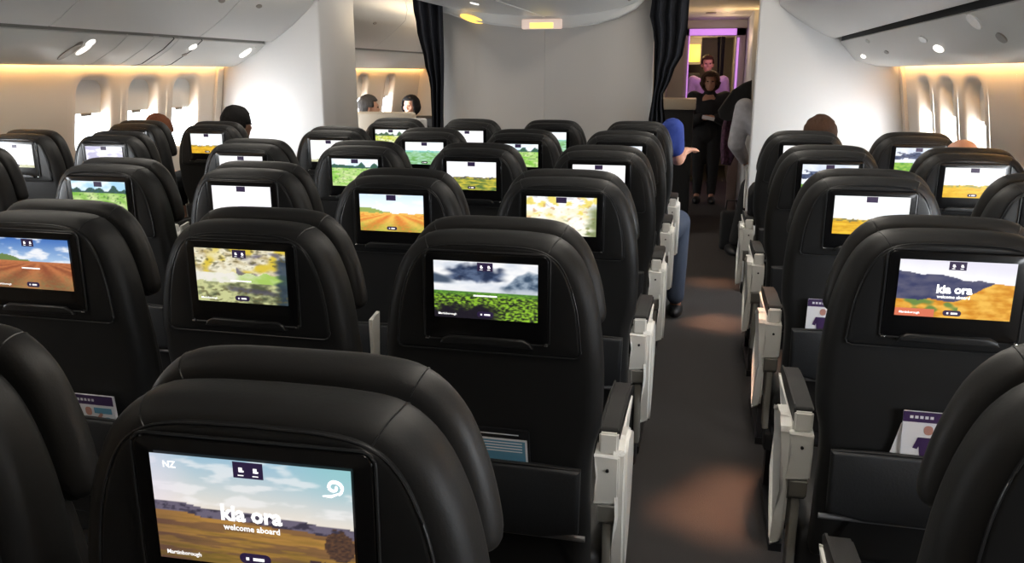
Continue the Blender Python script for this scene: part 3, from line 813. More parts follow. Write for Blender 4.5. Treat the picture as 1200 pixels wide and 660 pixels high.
# fittings on the service panels
def on_psu(psu, u, v, side):
    """nearest hit of a pixel ray with the panel's sloping faces"""
    best = None
    for (x0, z0), (x1, z1) in zip(psu, psu[1:]):
        # plane through the segment, extruded along y
        n = Vector((z1-z0, 0, -(x1-x0))).normalized()
        A = at(u, v, 1, 1.0); d = A-Vector((0, 0, H))
        den = n.dot(d)
        if abs(den) < 1e-6: continue
        t = n.dot(Vector((x0, 0, z0))-Vector((0, 0, H)))/den
        if t <= 0: continue
        p = Vector((0, 0, H))+d*t
        if min(x0, x1)-.015 <= p.x <= max(x0, x1)+.015:
            if n.z > 0: n = -n
            if best is None or t < best[0]: best = (t, p, n)
    return (best[1], best[2]) if best else (None, None)
for (u, v, ru, rv, m, side, lab) in [
        (106, 50, .030, .030, 'lens', -1, 'round reading light at the head of the near left unit'), (98, 58, .028, .06, 'lens', -1, 'oval reading light of the near left unit'),
        (82, 60, .035, .10, 'handle', -1, 'dark speaker slot of the near left unit'),
        (226, 55, .035, .030, 'lens', -1, 'reading light below the seam of the left bins'), (216, 64, .022, .018, 'handle', -1, 'small dark call button on the left panel'),
        (288, 62, .045, .055, 'lens', -1, 'lit reading light closest to the left bulkhead'), (297, 57, .03, .02, 'lensoff', -1, 'pale lens beside the left bulkhead'),
        (1142, 25, .055, .035, 'lensoff', 1, 'large oval unlit lens on the right panel'), (1174, 44, .04, .022, 'handle', 1, 'dark oval slot near the right edge of the picture'),
        (1082, 46, .06, .018, 'lensoff', 1, 'first of two slim lenses on the right panel'), (1100, 57, .07, .020, 'lens', 1, 'bright slim reading light on the right panel'),
        (1017, 48, .05, .014, 'lensoff', 1, 'faint small lens near the right bulkhead'), (1039, 61, .05, .012, 'handle', 1, 'small dark vent on the right panel'),
        (1012, 66, .07, .015, 'lens', 1, 'reading light closest to the right bulkhead')]:
    psu = PL_psu if side < 0 else PR_psu
    p, n = on_psu(psu, u, v, side)
    if p is None: print('no panel hit', u, v); continue
    bm = bmesh.new(); disc(bm, (0, 0, 0), ru, rv, n, .004)
    nm = {'lens': 'reading_light', 'lensoff': 'reading_light', 'handle': 'panel_vent'}[m]
    tag(obj(nm, bm, M[m], loc=p), lab, 'light' if m != 'handle' else 'vent')

def psu_seam(name, psu, side, y, w, m):
    bm = bmesh.new(); o = [(x-side*.0015, z-.0015) for x, z in psu]; i_ = [(x+side*.004, z+.008) for x, z in psu]
    sheet_prism(o+i_[::-1], 0, 2, y-w/2, y+w/2, bm); struct(name, bm, m, smooth=False)
ks = 11
for u, w, m in ((176, .05, 'psu'), (197, .008, 'seam'), (206, .035, 'psu'), (140, .012, 'psu'), (232, .008, 'seam')):
    p, n = on_psu(PL_psu, u, 52, -1)
    if p is not None: psu_seam('trim_%d' % ks, PL_psu, -1, p.y, w, M[m]); ks += 1
for u in ():
    p, n = on_psu(PR_psu, u, 50, 1)
    if p is not None: psu_seam('trim_%d' % ks, PR_psu, 1, p.y, .005, M['handle']); ks += 1
# ---- bulkheads
LXA, RXA = at(378, 100, 1, YBL).x, at(884, 100, 1, YBR).x
def wall_block(name, xa, xb, y0, y1, m, bev=.015):
    bm = bmesh.new(); box(bm, xa, xb, y0, y1, 0, 2.32, bev, seg=3); return struct(name, bm, m)
wall_block('wall_lavatory_left', WL-.16, LXA, YBL, 6.33, M['bulk'])
wall_block('wall_bulkhead_right', RXA, WR+.16, YBR, YBR+.07, M['bulk'])
# narrow dark line where side wall meets the bulkhead, and the end trim of the side lining
for s, X, Y, nm in ((-1, WL, YBL, 'trim_4'), (1, WR, YBR, 'trim_5')):
    bm = bmesh.new(); zs = [.0, .4, .8, 1.0, 1.2, 1.4, 1.56]
    for (a, b, t, mi) in ((.0, .006, .004, 1), (.012, .085, .020, 0)):
        for z0, z1 in zip(zs, zs[1:]):
            vs = []
            for z in (z0, z1):
                x = X+s*off(z)
                vs.append([bm.verts.new((x-s*t, Y-a, z)), bm.verts.new((x-s*t, Y-b, z)), bm.verts.new((x+s*.01, Y-b-.005, z)), bm.verts.new((x+s*.01, Y-a, z))])
            for k in range(4):
                f = bm.faces.new((vs[0][k], vs[0][(k+1) % 4], vs[1][(k+1) % 4], vs[1][k])); f.material_index = mi
    struct(nm, bm, [M['wall'], M['seam']])
# centre bulkhead with soft vertical edges and a faint joint
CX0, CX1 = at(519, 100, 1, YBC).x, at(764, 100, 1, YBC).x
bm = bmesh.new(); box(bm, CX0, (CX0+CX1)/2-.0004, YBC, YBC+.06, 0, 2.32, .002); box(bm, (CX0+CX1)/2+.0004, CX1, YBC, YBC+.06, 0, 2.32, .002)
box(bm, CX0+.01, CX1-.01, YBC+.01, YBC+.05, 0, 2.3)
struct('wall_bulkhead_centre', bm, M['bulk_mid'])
# block of the forward galley seen past the right aisle
wall_block('wall_galley_right', .365, 1.3, 7.75, 9.0, M['bulk'])
wall_block('wall_galley_centre', -1.9, -.40, 8.45, 9.0, M['galley'])

# ---- centre stowage bins: curved underside ending at the centre bulkhead
pc = [at(u, v, 1, YBC) for u, v in ((492, -8), (500, 3), (520, 14), (545, 23), (580, 29.5), (610, 32.5), (640, 33.5), (670, 32.5), (700, 28.5), (725, 21), (745, 11), (755, 1), (760, -8))]
pcs = [(p.x, p.z) for p in pc]
up = [(pcs[-1][0]+.02, 2.30), (pcs[0][0]-.02, 2.30)]
pch = [(x, z+.075*min(1, (2.02-z)/.2)) for x, z in pcs]
bm = sheet_prism(pcs+up, 0, 2, YBC-.06, YBC-.001)
struct('trim_9', bm, M['psu'])
bm = bmesh.new(); tube(bm, [(x, YBC-.06, z+.004) for x, z in pcs], .006, 6); struct('trim_10', bm, M['bin'])
for k, (a, b) in enumerate(((.4, 3.0), (3.0, 4.35), (4.35, YBC-.062))):
    r = thing('centre_bin', ['central overhead bin nearest the camera, above the front rows of the picture', 'middle one of the central overhead bins', 'central overhead bin with curved underside meeting the grey bulkhead'][k], 'overhead bin', (-1.1, (a+b)/2, 1.9), 'central overhead bins')
    o = obj('bin_body', sheet_prism(pch+up, 0, 2, a+.004, b-.002), M['bin'], r); o.location = -r.location
    bm = bmesh.new(); m2 = pch[6]
    tube(bm, [(m2[0]-.0, a+.01, m2[1]-.0005), (m2[0]-.0, b-.01, m2[1]-.0005)], .006, 6)
    o = obj('centre_seam_strip', bm, M['psu'], r); o.location = -r.location
    bm = bmesh.new(); q = pch[10]; disc(bm, (q[0]-.01, b-.28, q[1]-.001), .03, .014, (.6, 0, -.8), .005)
    o = obj('latch', bm, M['handle'], r); o.location = -r.location
# lit sign at the lowest point of the arc
sp = at(636, 34, 1, YBC-.09); st = at(636, 22, 1, YBC-.09)
sg = thing('exit_sign', 'small glowing yellow sign under the central bins at the grey bulkhead', 'sign', (sp.x, YBC-.085, sp.z))
hh = st.z-sp.z
obj('sign_housing', mkbox(-.145, .13, -.012, .022, .0, hh, .008), M['sign2'], sg)
f_ = obj('sign_face', mkbox(-.088, .072, -.016, -.008, .004, hh*.62, .003), M['sign'], sg)
pm = at(553, 22, 1, YBC-.062)
bm = bmesh.new(); disc(bm, (0, 0, 0), .085, .022, (-.12, 1, .1), .008, up=Vector((1, 0, -.33)))
tag(obj('marker_light', bm, M['amber'], loc=pm), 'amber oval marker light on the rim of the central bins, left of the glowing sign', 'light')
for (u, v, ru, rv, lab) in ((556, 4, .04, .014, 'thin pale light line on the central bin underside'),):
    # place on the underside by marching
    best = None
    for i in range(len(pch)-1):
        (x0, z0), (x1, z1) = pch[i], pch[i+1]
        n = Vector((z1-z0, 0, -(x1-x0))).normalized(); d = at(u, v, 1, 1.0)-Vector((0, 0, H)); den = n.dot(d)
        if abs(den) < 1e-6: continue
        t = n.dot(Vector((x0, 0, z0))-Vector((0, 0, H)))/den; p = Vector((0, 0, H))+d*t
        if t > 0 and x0 <= p.x <= x1: best = (p, n if n.z < 0 else -n)
    if best:
        bm = bmesh.new(); disc(bm, (0, 0, 0), ru*2.2, rv, best[1], .004)
        tag(obj('marker_light', bm, M['amber'] if v > 10 else M['lens'], loc=best[0]), lab, 'light')
    else: print('no centre hit', u, v)

# ---- ceiling lights above the aisles (real cabin lamps)
for x, y0_, y1_, lab in ((-2.28, -.5, 5.4, 'long ceiling light strip above the left aisle'), (.12, -.5, 5.4, 'long ceiling light strip above the right aisle'),
                         (-2.28, 6.4, 10.0, 'ceiling light strip of the cabin ahead above the left aisle')):
    bm = mkbox(x-.09, x+.09, y0_, y1_, 2.29, 2.315, .004)
    r = thing('ceiling_light', lab, 'light', (x, (y0_+y1_)/2, 2.3), 'ceiling light strips')
    o = obj('diffuser', bm, M['coolled'], r); o.location = -r.location
    bm = bmesh.new(); box(bm, x-.11, x-.09, y0_, y1_, 2.28, 2.318); box(bm, x+.09, x+.11, y0_, y1_, 2.28, 2.318)
    o = obj('light_frame', bm, M['psu'], r); o.location = -r.location
# warm ceiling panel over the forward right aisle
bm = mkbox(-.45, .9, 6.5, 9.0, 2.03, 2.06, .004); tag(obj('aisle_ceiling_panel', bm, M['ceil']), 'warm-lit ceiling panel above the forward right aisle', 'panel')
bm = bmesh.new(); disc(bm, (.0, 7.9, 2.028), .10, .05, (0, 0, -1), .004); tag(obj('air_vent', bm, M['handle']), 'oval vent in the warm ceiling panel above the forward aisle', 'vent')
def lamp(name, kind, loc, energy, color, size=.2, target=None, sy=None, spot=None, blend=.3):
    l = bpy.data.lights.new(name, kind); l.energy = energy; l.color = color
    if kind == 'AREA': l.shape = 'RECTANGLE'; l.size = size; l.size_y = sy or size
    elif kind == 'SPOT': l.shadow_soft_size = size; l.spot_size = math.radians(spot); l.spot_blend = blend
    else: l.shadow_soft_size = size
    o = bpy.data.objects.new(name, l); C.objects.link(o); o.location = loc
    if target: o.rotation_euler = (Vector(target)-Vector(loc)).to_track_quat('-Z', 'Y').to_euler()
    return o
lamp('added_uplight', 'AREA', (.30, 7.5, 1.80), 5.0, (1, .62, .25), .1, (.15, 7.5, 2.03), 1.6)  # unseen uplight added to brighten the warm ceiling panel
lamp('warm_aisle_lamp', 'POINT', (.15, 8.3, 1.85), 2.0, (1, .68, .38), .05)
lamp('purple_galley_lamp', 'POINT', (.05, 9.3, 2.1), .5, (.75, .3, 1.0), .08)
lamp('purple_door_lamp', 'POINT', (.03, 8.8, 1.8), .12, (.75, .3, 1.0), .04)
lamp('galley_lamp', 'POINT', (.12, 10.6, 1.88), 9, (1, .72, .4), .08)
lamp('galley_lamp', 'POINT', (-.1, 12.2, 1.8), 7, (1, .70, .3), .08)
lamp('forward_cabin_lamp', 'POINT', (-2.5, 8.0, 2.1), 8, (1, .75, .45), .15)
# unseen narrow area lights, added to cast warm pools on the floor
for (u, v, e, ang) in ((850, 590, 36, 22), (840, 378, 26, 15), (835, 332, 12, 12)):
    p = at(u, v, 2, 0)
    l_ = lamp('added_floor_pool', 'AREA', (.12, p.y-.05, 2.27), e*.03, (1, .46, .24), .30, tuple(p), ang*.022); l_.data.spread = math.radians(7)

# ---- doorway with purple light
yD = 9.0
door = tag(bpy.data.objects.new('door_1', None), kind='structure'); C.objects.link(door); door.location = (.03, yD, 0)
def dpart(n, bm, m, par=door):
    for v in bm.verts: v.co -= Vector(door.location)
    return obj(n, bm, m, par)
xl0, xl1, xr0, xr1 = at(802, 60, 1, yD).x, at(807, 60, 1, yD).x, at(862, 60, 1, yD).x, at(873, 60, 1, yD).x
zt0, zt1 = at(835, 33, 1, yD).z, at(835, 42, 1, yD).z
bm = bmesh.new(); box(bm, xl0, xl1, yD, yD+.12, 0, zt0, .004); box(bm, xr0, xr1, yD, yD+.12, 0, zt0, .004); box(bm, xl0, xr1, yD, yD+.12, zt1, zt0, .004)
dpart('door_frame', bm, M['frame'])
bm = bmesh.new(); box(bm, xl1, xr0, yD-.012, yD+.02, zt1+.006, zt0-.006, .003); box(bm, xl1-.006, xl1+.006, yD-.01, yD+.02, .9, zt1, .002); box(bm, xr0+.01, xr0+.03, yD-.012, yD+.02, 1.1, zt1-.02, .003)
dpart('mood_light', bm, M['purpleled'])
struct('wall_above_door', mkbox(-.6, 1.2, yD+.02, yD+.12, zt0, 2.32), M['ceil'], smooth=False)
struct('wall_door_side', mkbox(-.45, xl0, yD, yD+.12, 0, 2.32), M['galley'], smooth=False)
# things past the doorway
struct('wall_galley_far', mkbox(.35, .45, 9.2, 13.6, 0, 2.3), M['bulk'], smooth=False)
tag(obj('galley_ceiling_panel', mkbox(-.6, .36, 9.25, 13.4, 2.0, 2.03, .004), M['ceil']), 'low warm ceiling panel past the purple-lit doorway', 'panel')
lamp('purple_galley_lamp', 'POINT', (.05, 11.2, 1.75), 5, (.75, .3, 1.0), .08)
gc = [at(u, 60, 1, 12.2).x for u in (840, 849)]
curtain_args = (gc[0], gc[1])
gy = 12.6
bm = bmesh.new(); xa, xb = at(806, 80, 1, gy).x, at(821, 80, 1, gy).x
box(bm, xa-.4, xb, gy, gy+.5, 1.62, 2.0, .01); box(bm, xa-.4, xb-.03, gy, gy+.5, .0, 1.25, .01); box(bm, xa-.4, xa-.1, gy+.1, gy+.5, 1.2, 1.7)
gal = thing('galley_unit', 'galley unit glowing yellow behind the man past the doorway', 'galley', (xa-.1, gy, 0)); o = obj('cabinet', bm, M['galley'], gal); o.location = -gal.location
bm = mkbox(xa-.02, xb-.02, gy-.012, gy+.0, 1.66, 1.9, .004); o = obj('yellow_glow_panel', bm, M['yellow'], gal); o.location = -gal.location  # emission put into the panels for the yellow light in the galley
bm = mkbox(xa-.02, xb-.1, gy-.012, gy+.0, 1.0, 1.3, .004); o = obj('yellow_glow_panel', bm, M['yellow'], gal); o.location = -gal.location
bm = mkbox(xa-.05, xb-.01, gy-.02, gy+.0, 1.34, 1.5, .004); o = obj('dark_shelf', bm, M['dark'], gal); o.location = -gal.location

# counter with dark lower front, left of the aisle
cy_ = 8.0
ca, cb = at(791, 116, 1, cy_), at(815, 129, 1, cy_)
cr = thing('service_counter', 'small beige-topped counter standing left of the forward aisle', 'counter', ((ca.x+cb.x)/2, cy_, 0))
bm = mkbox(ca.x-.15, cb.x, cy_, cy_+.4, cb.z, ca.z, .008); o = obj('counter_top', bm, M['beige'], cr); o.location = -cr.location
bm = mkbox(ca.x-.15, cb.x-.02, cy_+.02, cy_+.4, 0, cb.z, .006); o = obj('counter_body', bm, M['cblack'], cr); o.location = -cr.location

# ---- curtains
def curtain(name, label, xl, xr, z0, z1, y, folds, depth):
    """xl, xr: functions of height; hangs in folds, has thickness"""
    bm = bmesh.new(); nx, nz_ = 46, 26; th = .006
    G = []
    for sgn in (0, 1):
        g = []
        for i in range(nx+1):
            row = []
            for j in range(nz_+1):
                t = i/nx; z = z0+(z1-z0)*j/nz_; a, b = xl(z), xr(z)
                row.append(bm.verts.new((a+(b-a)*t, y+depth*math.sin(t*folds*2*PI+.6*math.sin(z*2))+.01*nz(t*5, z*2)+sgn*th, z)))
            g.append(row)
        G.append(g)
    for g in G:
        for i in range(nx):
            for j in range(nz_): bm.faces.new((g[i][j], g[i+1][j], g[i+1][j+1], g[i][j+1]))
    for j in range(nz_):
        for i in (0, nx): bm.faces.new((G[0][i][j], G[0][i][j+1], G[1][i][j+1], G[1][i][j]))
    for i in range(nx):
        for j in (0, nz_): bm.faces.new((G[0][i][j], G[0][i+1][j], G[1][i+1][j], G[1][i][j]))
    return tag(obj(name, bm, M['curtain']), label, 'curtain')
def interp(tab):
    tab = sorted(tab)
    def f(z):
        if z <= tab[0][0]: return tab[0][1]
        for (a, x), (b, w) in zip(tab, tab[1:]):
            if z <= b:
                t = (z-a)/(b-a); t = t*t*(3-2*t); return x+(w-x)*t
        return tab[-1][1]
    return f
curtain('curtain', 'narrow black curtain past the purple doorway, right of the person in mauve', lambda z: curtain_args[0]+.05*max(0, 2-z), lambda z: curtain_args[1], .05, 1.99, 12.2, 1.5, .02)
def tabx(pix, y): return [(at(u, v, 1, y).z, at(u, v, 1, y).x) for u, v in pix]
yc = YBC-.10
curtain('curtain', 'black curtain hanging left of the grey centre bulkhead', interp(tabx([(484, 4), (489, 35), (497, 70), (504, 100), (506, 150)], yc)),
        interp(tabx([(519, 10), (520, 60), (519, 150)], yc)), .05, at(500, 6, 1, yc).z+.04, yc, 3, .022)
curtain('curtain', 'black curtain gathered at the right edge of the grey bulkhead', interp(tabx([(764, 0), (761, 25), (767, 40), (766, 100), (759, 150)], yc)),
        interp(tabx([(808, 0), (806, 30), (801, 60), (787, 90), (777, 112), (780, 150)], yc)), .05, 2.2, yc, 3.5, .024)
ra, rb = at(484, 4, 1, yc), at(519, 10, 1, yc)
bm = bmesh.new(); tube(bm, [(-2.76, yc, ra.z+.05), (rb.x, yc, ra.z+.05)], .009, 8)
tag(obj('curtain_rail', bm, M['seam']), 'dark rail across the top of the left aisle opening', 'rail')
bm = bmesh.new(); tube(bm, [(CX1-.02, yc, 2.21), (RXA, yc, 2.21)], .009, 8)
tag(obj('curtain_rail', bm, M['seam']), 'rail above the right aisle carrying the gathered black curtain', 'rail')
# header over left aisle opening

# ---- forward cabin beyond the left aisle: end wall, seats' backs
struct('wall_forward_left', mkbox(-3.75, -2.2, YEND, YEND+.08, 0, 2.32), M['wall'], smooth=False)
struct('wall_forward_mid', mkbox(-2.2, -.5, YEND, YEND+.08, 0, 2.32), M['bulk'], smooth=False)
yb = 7.3
a_, b_ = at(418, 131, 1, yb), at(506, 134, 1, yb)
bm = bmesh.new(); box(bm, -3.5, -2.62, yb, yb+.10, 0, a_.z, .03, seg=3)
tag(obj('partition', bm, M['beige']), 'low taupe partition with rounded top in front of the passengers past the left aisle', 'partition')
bm = mkbox(b_.x-.14, b_.x+.04, yb-.3, yb-.24, 0, at(500, 139, 1, yb-.3).z, .02, seg=3)
tag(obj('seat_cover', bm, M['cwhite']), 'bright white seat cover showing between the low partition and the black curtain', 'cover')

# ------------------------------------------------------------------ people
def evalmesh(o):
    dg = bpy.context.evaluated_depsgraph_get(); dg.update(); me = bpy.data.meshes.new_from_object(o.evaluated_get(dg)); return me
def skin_bm(verts, edges, radii, root=0, sub=1):
    me = bpy.data.meshes.new('t'); me.from_pydata([tuple(v) for v in verts], edges, [])
    o = bpy.data.objects.new('t', me); C.objects.link(o)
    o.modifiers.new('s', 'SKIN')
    for i, r in enumerate(radii):
        rr = r if isinstance(r, tuple) else (r, r)
        me.skin_vertices[0].data[i].radius = rr; me.skin_vertices[0].data[i].use_root = (i == root)
    m = o.modifiers.new('u', 'SUBSURF'); m.levels = m.render_levels = sub
    out = evalmesh(o); bpy.data.objects.remove(o); return out
def remesh(bm, vox, smooth=3):
    me = bpy.data.meshes.new('t'); bm.to_mesh(me); bm.free()
    o = bpy.data.objects.new('t', me); C.objects.link(o)
    m = o.modifiers.new('r', 'REMESH'); m.mode = 'VOXEL'; m.voxel_size = vox; m.use_smooth_shade = True
    s = o.modifiers.new('k', 'SMOOTH'); s.iterations = smooth; s.factor = .5
    out = evalmesh(o); bpy.data.objects.remove(o)
    for p in out.polygons: p.use_smooth = True
    return out
def ell(bm, c, r, rot=None, u=20, v=14):
    res = bmesh.ops.create_uvsphere(bm, u_segments=u, v_segments=v, radius=1)
    for w in res['verts']:
        p = Vector((w.co.x*r[0], w.co.y*r[1], w.co.z*r[2]))
        if rot: p = rot @ p
        w.co = p+Vector(c)
    return res['verts']
def blob_mesh(blobs, u=14, v=9):
    """one mesh of many overlapping ellipsoids, as input to the voxel remesh"""
    V, Fc = [], []
    for c, r in blobs:
        b = len(V); V.append((c[0], c[1], c[2]+r[2]))
        for j in range(1, v):
            th = PI*j/v
            for i in range(u): V.append((c[0]+r[0]*math.sin(th)*math.cos(2*PI*i/u), c[1]+r[1]*math.sin(th)*math.sin(2*PI*i/u), c[2]+r[2]*math.cos(th)))
        V.append((c[0], c[1], c[2]-r[2])); e = len(V)-1
        for i in range(u):
            k = (i+1) % u; Fc.append((b, b+1+i, b+1+k)); Fc.append((e, e-u+k, e-u+i))
            for j in range(v-2):
                p = b+1+j*u; Fc.append((p+i, p+u+i, p+u+k, p+k))
    me = bpy.data.meshes.new('t'); me.from_pydata(V, [], Fc); return me
def head_into(bm, c, yaw, pitch=0, s=1.0):
    """skull, jaw, nose, ears; local face direction +y"""
    R = Matrix.Rotation(yaw, 3, 'Z') @ Matrix.Rotation(pitch, 3, 'X')
    def E(p, r): ell(bm, Vector(c)+R @ (Vector(p)*s), [k*s for k in r], R)
    E((0, -.012, .018), (.076, .092, .092)); E((0, .018, -.035), (.060, .068, .075)); E((0, .05, -.078), (.034, .03, .026))
    E((0, .094, -.022), (.013, .02, .014)); E((0, .086, .0), (.009, .014, .03)); E((0, .080, .022), (.05, .012, .012))
    E((0, .083, -.055), (.022, .008, .006)); E((0, .081, -.064), (.02, .009, .006))
    for k in (-1, 1): E((k*.078, -.008, -.015), (.010, .02, .032)); E((k*.04, .062, -.02), (.022, .018, .022))
    return R
def hair_mesh(c, R, s, style):
    bm = bmesh.new(); vs = ell(bm, (0, 0, 0), (.086*(1.22 if style == 'bob' else 1), .103*(1.1 if style == 'bob' else 1), .104), None, 32, 22)
    for v in list(bm.verts):
        p = v.co
        p.z += .022; p.y -= .012
    def keep(p):
        if style == 'bob': return not (p.y > .045 and p.z < .07 and abs(p.x) < .068) and p.z > -.12
        if style == 'bald': return p.z < .05 and p.z > -.05 and p.y < .01
        return not (p.y > .045 and p.z < .065) and not (p.y > -.01 and p.z < .0) and p.z > -.065
    bmesh.ops.delete(bm, geom=[f for f in bm.faces if not keep(f.calc_center_median())], context='FACES')
    if style == 'bob':
        for v in bm.verts:
            if v.co.z < 0: v.co.x *= 1.16; v.co.z *= 1.5
    for v in bm.verts:
        k = 1+.06*nz(v.co.x*40, v.co.y*40, v.co.z*6); v.co = Vector(c)+R @ (v.co*k*s)
    me = bpy.data.meshes.new('t'); bm.to_mesh(me); bm.free(); o = bpy.data.objects.new('t', me); C.objects.link(o)
    m = o.modifiers.new('s', 'SOLIDIFY'); m.thickness = .014*s; m.offset = -.3
    out = evalmesh(o); bpy.data.objects.remove(o)
    for p in out.polygons: p.use_smooth = True
    return out
def hand(V, E_, Rr, wi, w, d, up, side, s=1.0, curl=.5):
    """palm and five bent fingers from wrist vertex wi"""
    d = d.normalized(); up = (up-d*up.dot(d)).normalized(); sd = d.cross(up)*side
    def add(p, r, par): V.append(p); Rr.append(r); E_.append((par, len(V)-1)); return len(V)-1
    palm = add(w+d*.045*s, (.030*s, .016*s), wi); 
    for k, (o_, l) in enumerate(((-.028, .068), (-.009, .078), (.010, .073), (.027, .058))):
        base = add(w+d*.088*s+sd*o_*s, .0105*s, palm)
        p = V[base]; dd = d.copy(); par = base
        for seg in (.42, .32, .26):
            dd = (dd-up*curl*.55).normalized(); p = p+dd*l*seg*s; par = add(p, .0085*s, par)
    t1 = add(w+d*.04*s-sd*.035*s, .012*s, palm); t2 = add(w+d*.07*s-sd*.052*s-up*.012*s, .010*s, t1); add(w+d*.092*s-sd*.05*s-up*.026*s, .0085*s, t2)
def person(label, base, J, headc, hyaw, hpitch, hair, hairstyle, skin, clothes, group=None, s=1.0, hands=None, vox=.009):
    """J: joint dict in world space. clothes: list of (name, [edge keys], extra radius, material)"""
    root = thing('person', label, 'person', base, group)
    names = list(J); V = [Vector(J[n][0]) for n in names]; Rr = [J[n][1] for n in names]
    idx = {n: i for i, n in enumerate(names)}
    links = [(a, b) for a, b in [('pelvis', 'belly'), ('belly', 'chest'), ('chest', 'neck'), ('neck', 'headb'), ('chest', 'shL'), ('shL', 'elL'), ('elL', 'wrL'),
             ('chest', 'shR'), ('shR', 'elR'), ('elR', 'wrR'), ('pelvis', 'hipL'), ('hipL', 'knL'), ('knL', 'anL'), ('anL', 'toL'), ('pelvis', 'hipR'), ('hipR', 'knR'), ('knR', 'anR'), ('anR', 'toR')] if a in idx and b in idx]
    Ed = [(idx[a], idx[b]) for a, b in links]
    for hn, (dd, up, side, curl) in (hands or {}).items(): hand(V, Ed, Rr, idx[hn], V[idx[hn]], Vector(dd), Vector(up), side, s, curl)
    bm = bmesh.new(); me = skin_bm(V, Ed, Rr, 0, 1); bm.from_mesh(me)
    R = head_into(bm, headc, hyaw, hpitch, s)
    body = obj('body', remesh(bm, vox), skin, root); body.location = -Vector(base)
    if hair:
        h = obj('hair', hair_mesh(headc, R, s, hairstyle), hair, root); h.location = -Vector(base)
    for k in (-1, 1):
        bm = bmesh.new(); ell(bm, Vector(headc)+R @ (Vector((k*.03, .083, .004))*s)-Vector(base), (.011*s, .006*s, .007*s)); obj('eye', bm, M['eye'], root)
    for k in ('L', 'R'):
        if 'an'+k in J and 'to'+k in J:
            a, t = Vector(J['an'+k][0]), Vector(J['to'+k][0]); d = (t-a); d.z = 0; L = d.length; d.normalize()
            bm = bmesh.new(); ell(bm, (0, 0, 0), (.048, .5*L+.085, .05)); 
            for v in bm.verts:
                if v.co.z < -.03: v.co.z = -.03
            Rz = Matrix.Rotation(math.atan2(-d.x, d.y), 3, 'Z'); cc = a+d*(L*.5+.01); cc.z = .03
            for v in bm.verts: v.co = Rz @ v.co+cc-Vector(base)
            obj('shoe', bm, M['dark'], root)
    for cn, keys, ex, m in clothes:
        used = []; 
        for a, b in keys:
            for q in (a, b):
                if q in idx and q not in used: used.append(q)
        li = {n: i for i, n in enumerate(used)}
        VV, RR = [], []
        for n in used:
            r = J[n][1]; VV.append(Vector(J[n][0])); RR.append(tuple(x+ex for x in (r if isinstance(r, tuple) else (r, r))))
        short = cn == 'short_sleeved_shirt'
        for a, b in keys:       # cuffs stop short of the wrist / ankle
            if b in ('wrL', 'wrR', 'anL', 'anR'): VV[li[b]] = VV[li[a]].lerp(VV[li[b]], .93)
            if short and b in ('elL', 'elR'): VV[li[b]] = VV[li[a]].lerp(VV[li[b]], .55)
            if b == 'neck': VV[li[b]] = VV[li[a]].lerp(VV[li[b]], .80)
        blobs = []
        for a, b in keys:
            if a not in li or b not in li: continue
            A, B, ra, rb = VV[li[a]], VV[li[b]], RR[li[a]], RR[li[b]]
            if b.startswith(('sh', 'hip')) or b == 'neck': ra = (min(ra[0], rb[0]*1.25), min(ra[1], rb[1]*1.25))
            k = max(3, int((B-A).length/.022))
            for q in range(k+1):
                t = q/k; rx, ry = ra[0]*(1-t)+rb[0]*t, ra[1]*(1-t)+rb[1]*t
                blobs.append((A.lerp(B, t), (rx, ry, min(rx, ry))))
        bm = bmesh.new(); bm.from_mesh(blob_mesh(blobs))
        o = obj(cn, remesh(bm, vox*1.2, 4), m, root); o.location = -Vector(base)
    return root
SHIRT = [('pelvis', 'belly'), ('belly', 'chest'), ('chest', 'neck'), ('chest', 'shL'), ('shL', 'elL'), ('chest', 'shR'), ('shR', 'elR')]
LONG = SHIRT+[('elL', 'wrL'), ('elR', 'wrR')]
LEGS = [('pelvis', 'hipL'), ('hipL', 'knL'), ('knL', 'anL'), ('pelvis', 'hipR'), ('hipR', 'knR'), ('knR', 'anR')]
SHOES = None
def seated(x, y, hc, arms=None, lean=0):
    """joints of someone sitting in a seat whose screen plane is at y; hc head centre"""
    z = .60; sh = hc[2]-.27
    J = {'pelvis': ((x, y+.26, z), (.13, .10)), 'belly': ((x+lean*.3, y+.24, z+.17), (.125, .09)), 'chest': ((x+lean*.7, y+.235, sh-.06), (.14, .10)),
         'neck': ((hc[0], hc[1]-.015, sh+.09), .05), 'headb': ((hc[0], hc[1]-.01, hc[2]-.06), .05)}
    for k, sd in (('L', -1), ('R', 1)):
        J['sh'+k] = ((x+lean*.8+sd*.165, y+.24, sh), .055); J['el'+k] = ((x+sd*.17+lean*.5, y+.33, sh-.27), .042); J['wr'+k] = ((x+sd*.12, y+.53, sh-.30), .028)
        J['hip'+k] = ((x+sd*.08, y+.30, z), .085); J['kn'+k] = ((x+sd*.09, y+.64, z+.01), .062); J['an'+k] = ((x+sd*.09, y+.68, .09), .04); J['to'+k] = ((x+sd*.09, y+.82, .035), .032)
    J['wrL'] = ((x-.09, y+.50, z+.13), .028); J['wrR'] = ((x+.09, y+.50, z+.13), .028)
    J['elL'] = ((x-.17, y+.30, z+.20), .042); J['elR'] = ((x+.17, y+.30, z+.20), .042)
    if arms: J.update(arms)
    return J
hs = {'wrL': ((.1, .9, -.35), (0, .3, 1), 1, .4), 'wrR': ((-.1, .9, -.35), (0, .3, 1), -1, .4)}
def passenger(label, col_x, ys, hc, hair, style, skin, cloth, hyaw=0, jeans='cblack', s=.9):
    return person(label, (col_x, ys+.26, .54), seated(col_x, ys, hc), hc, hyaw, 0, hair, style, skin, [('shirt', LONG, .012, cloth), ('trousers', LEGS, .012, M[jeans])], hands=hs, vox=.011, s=s)
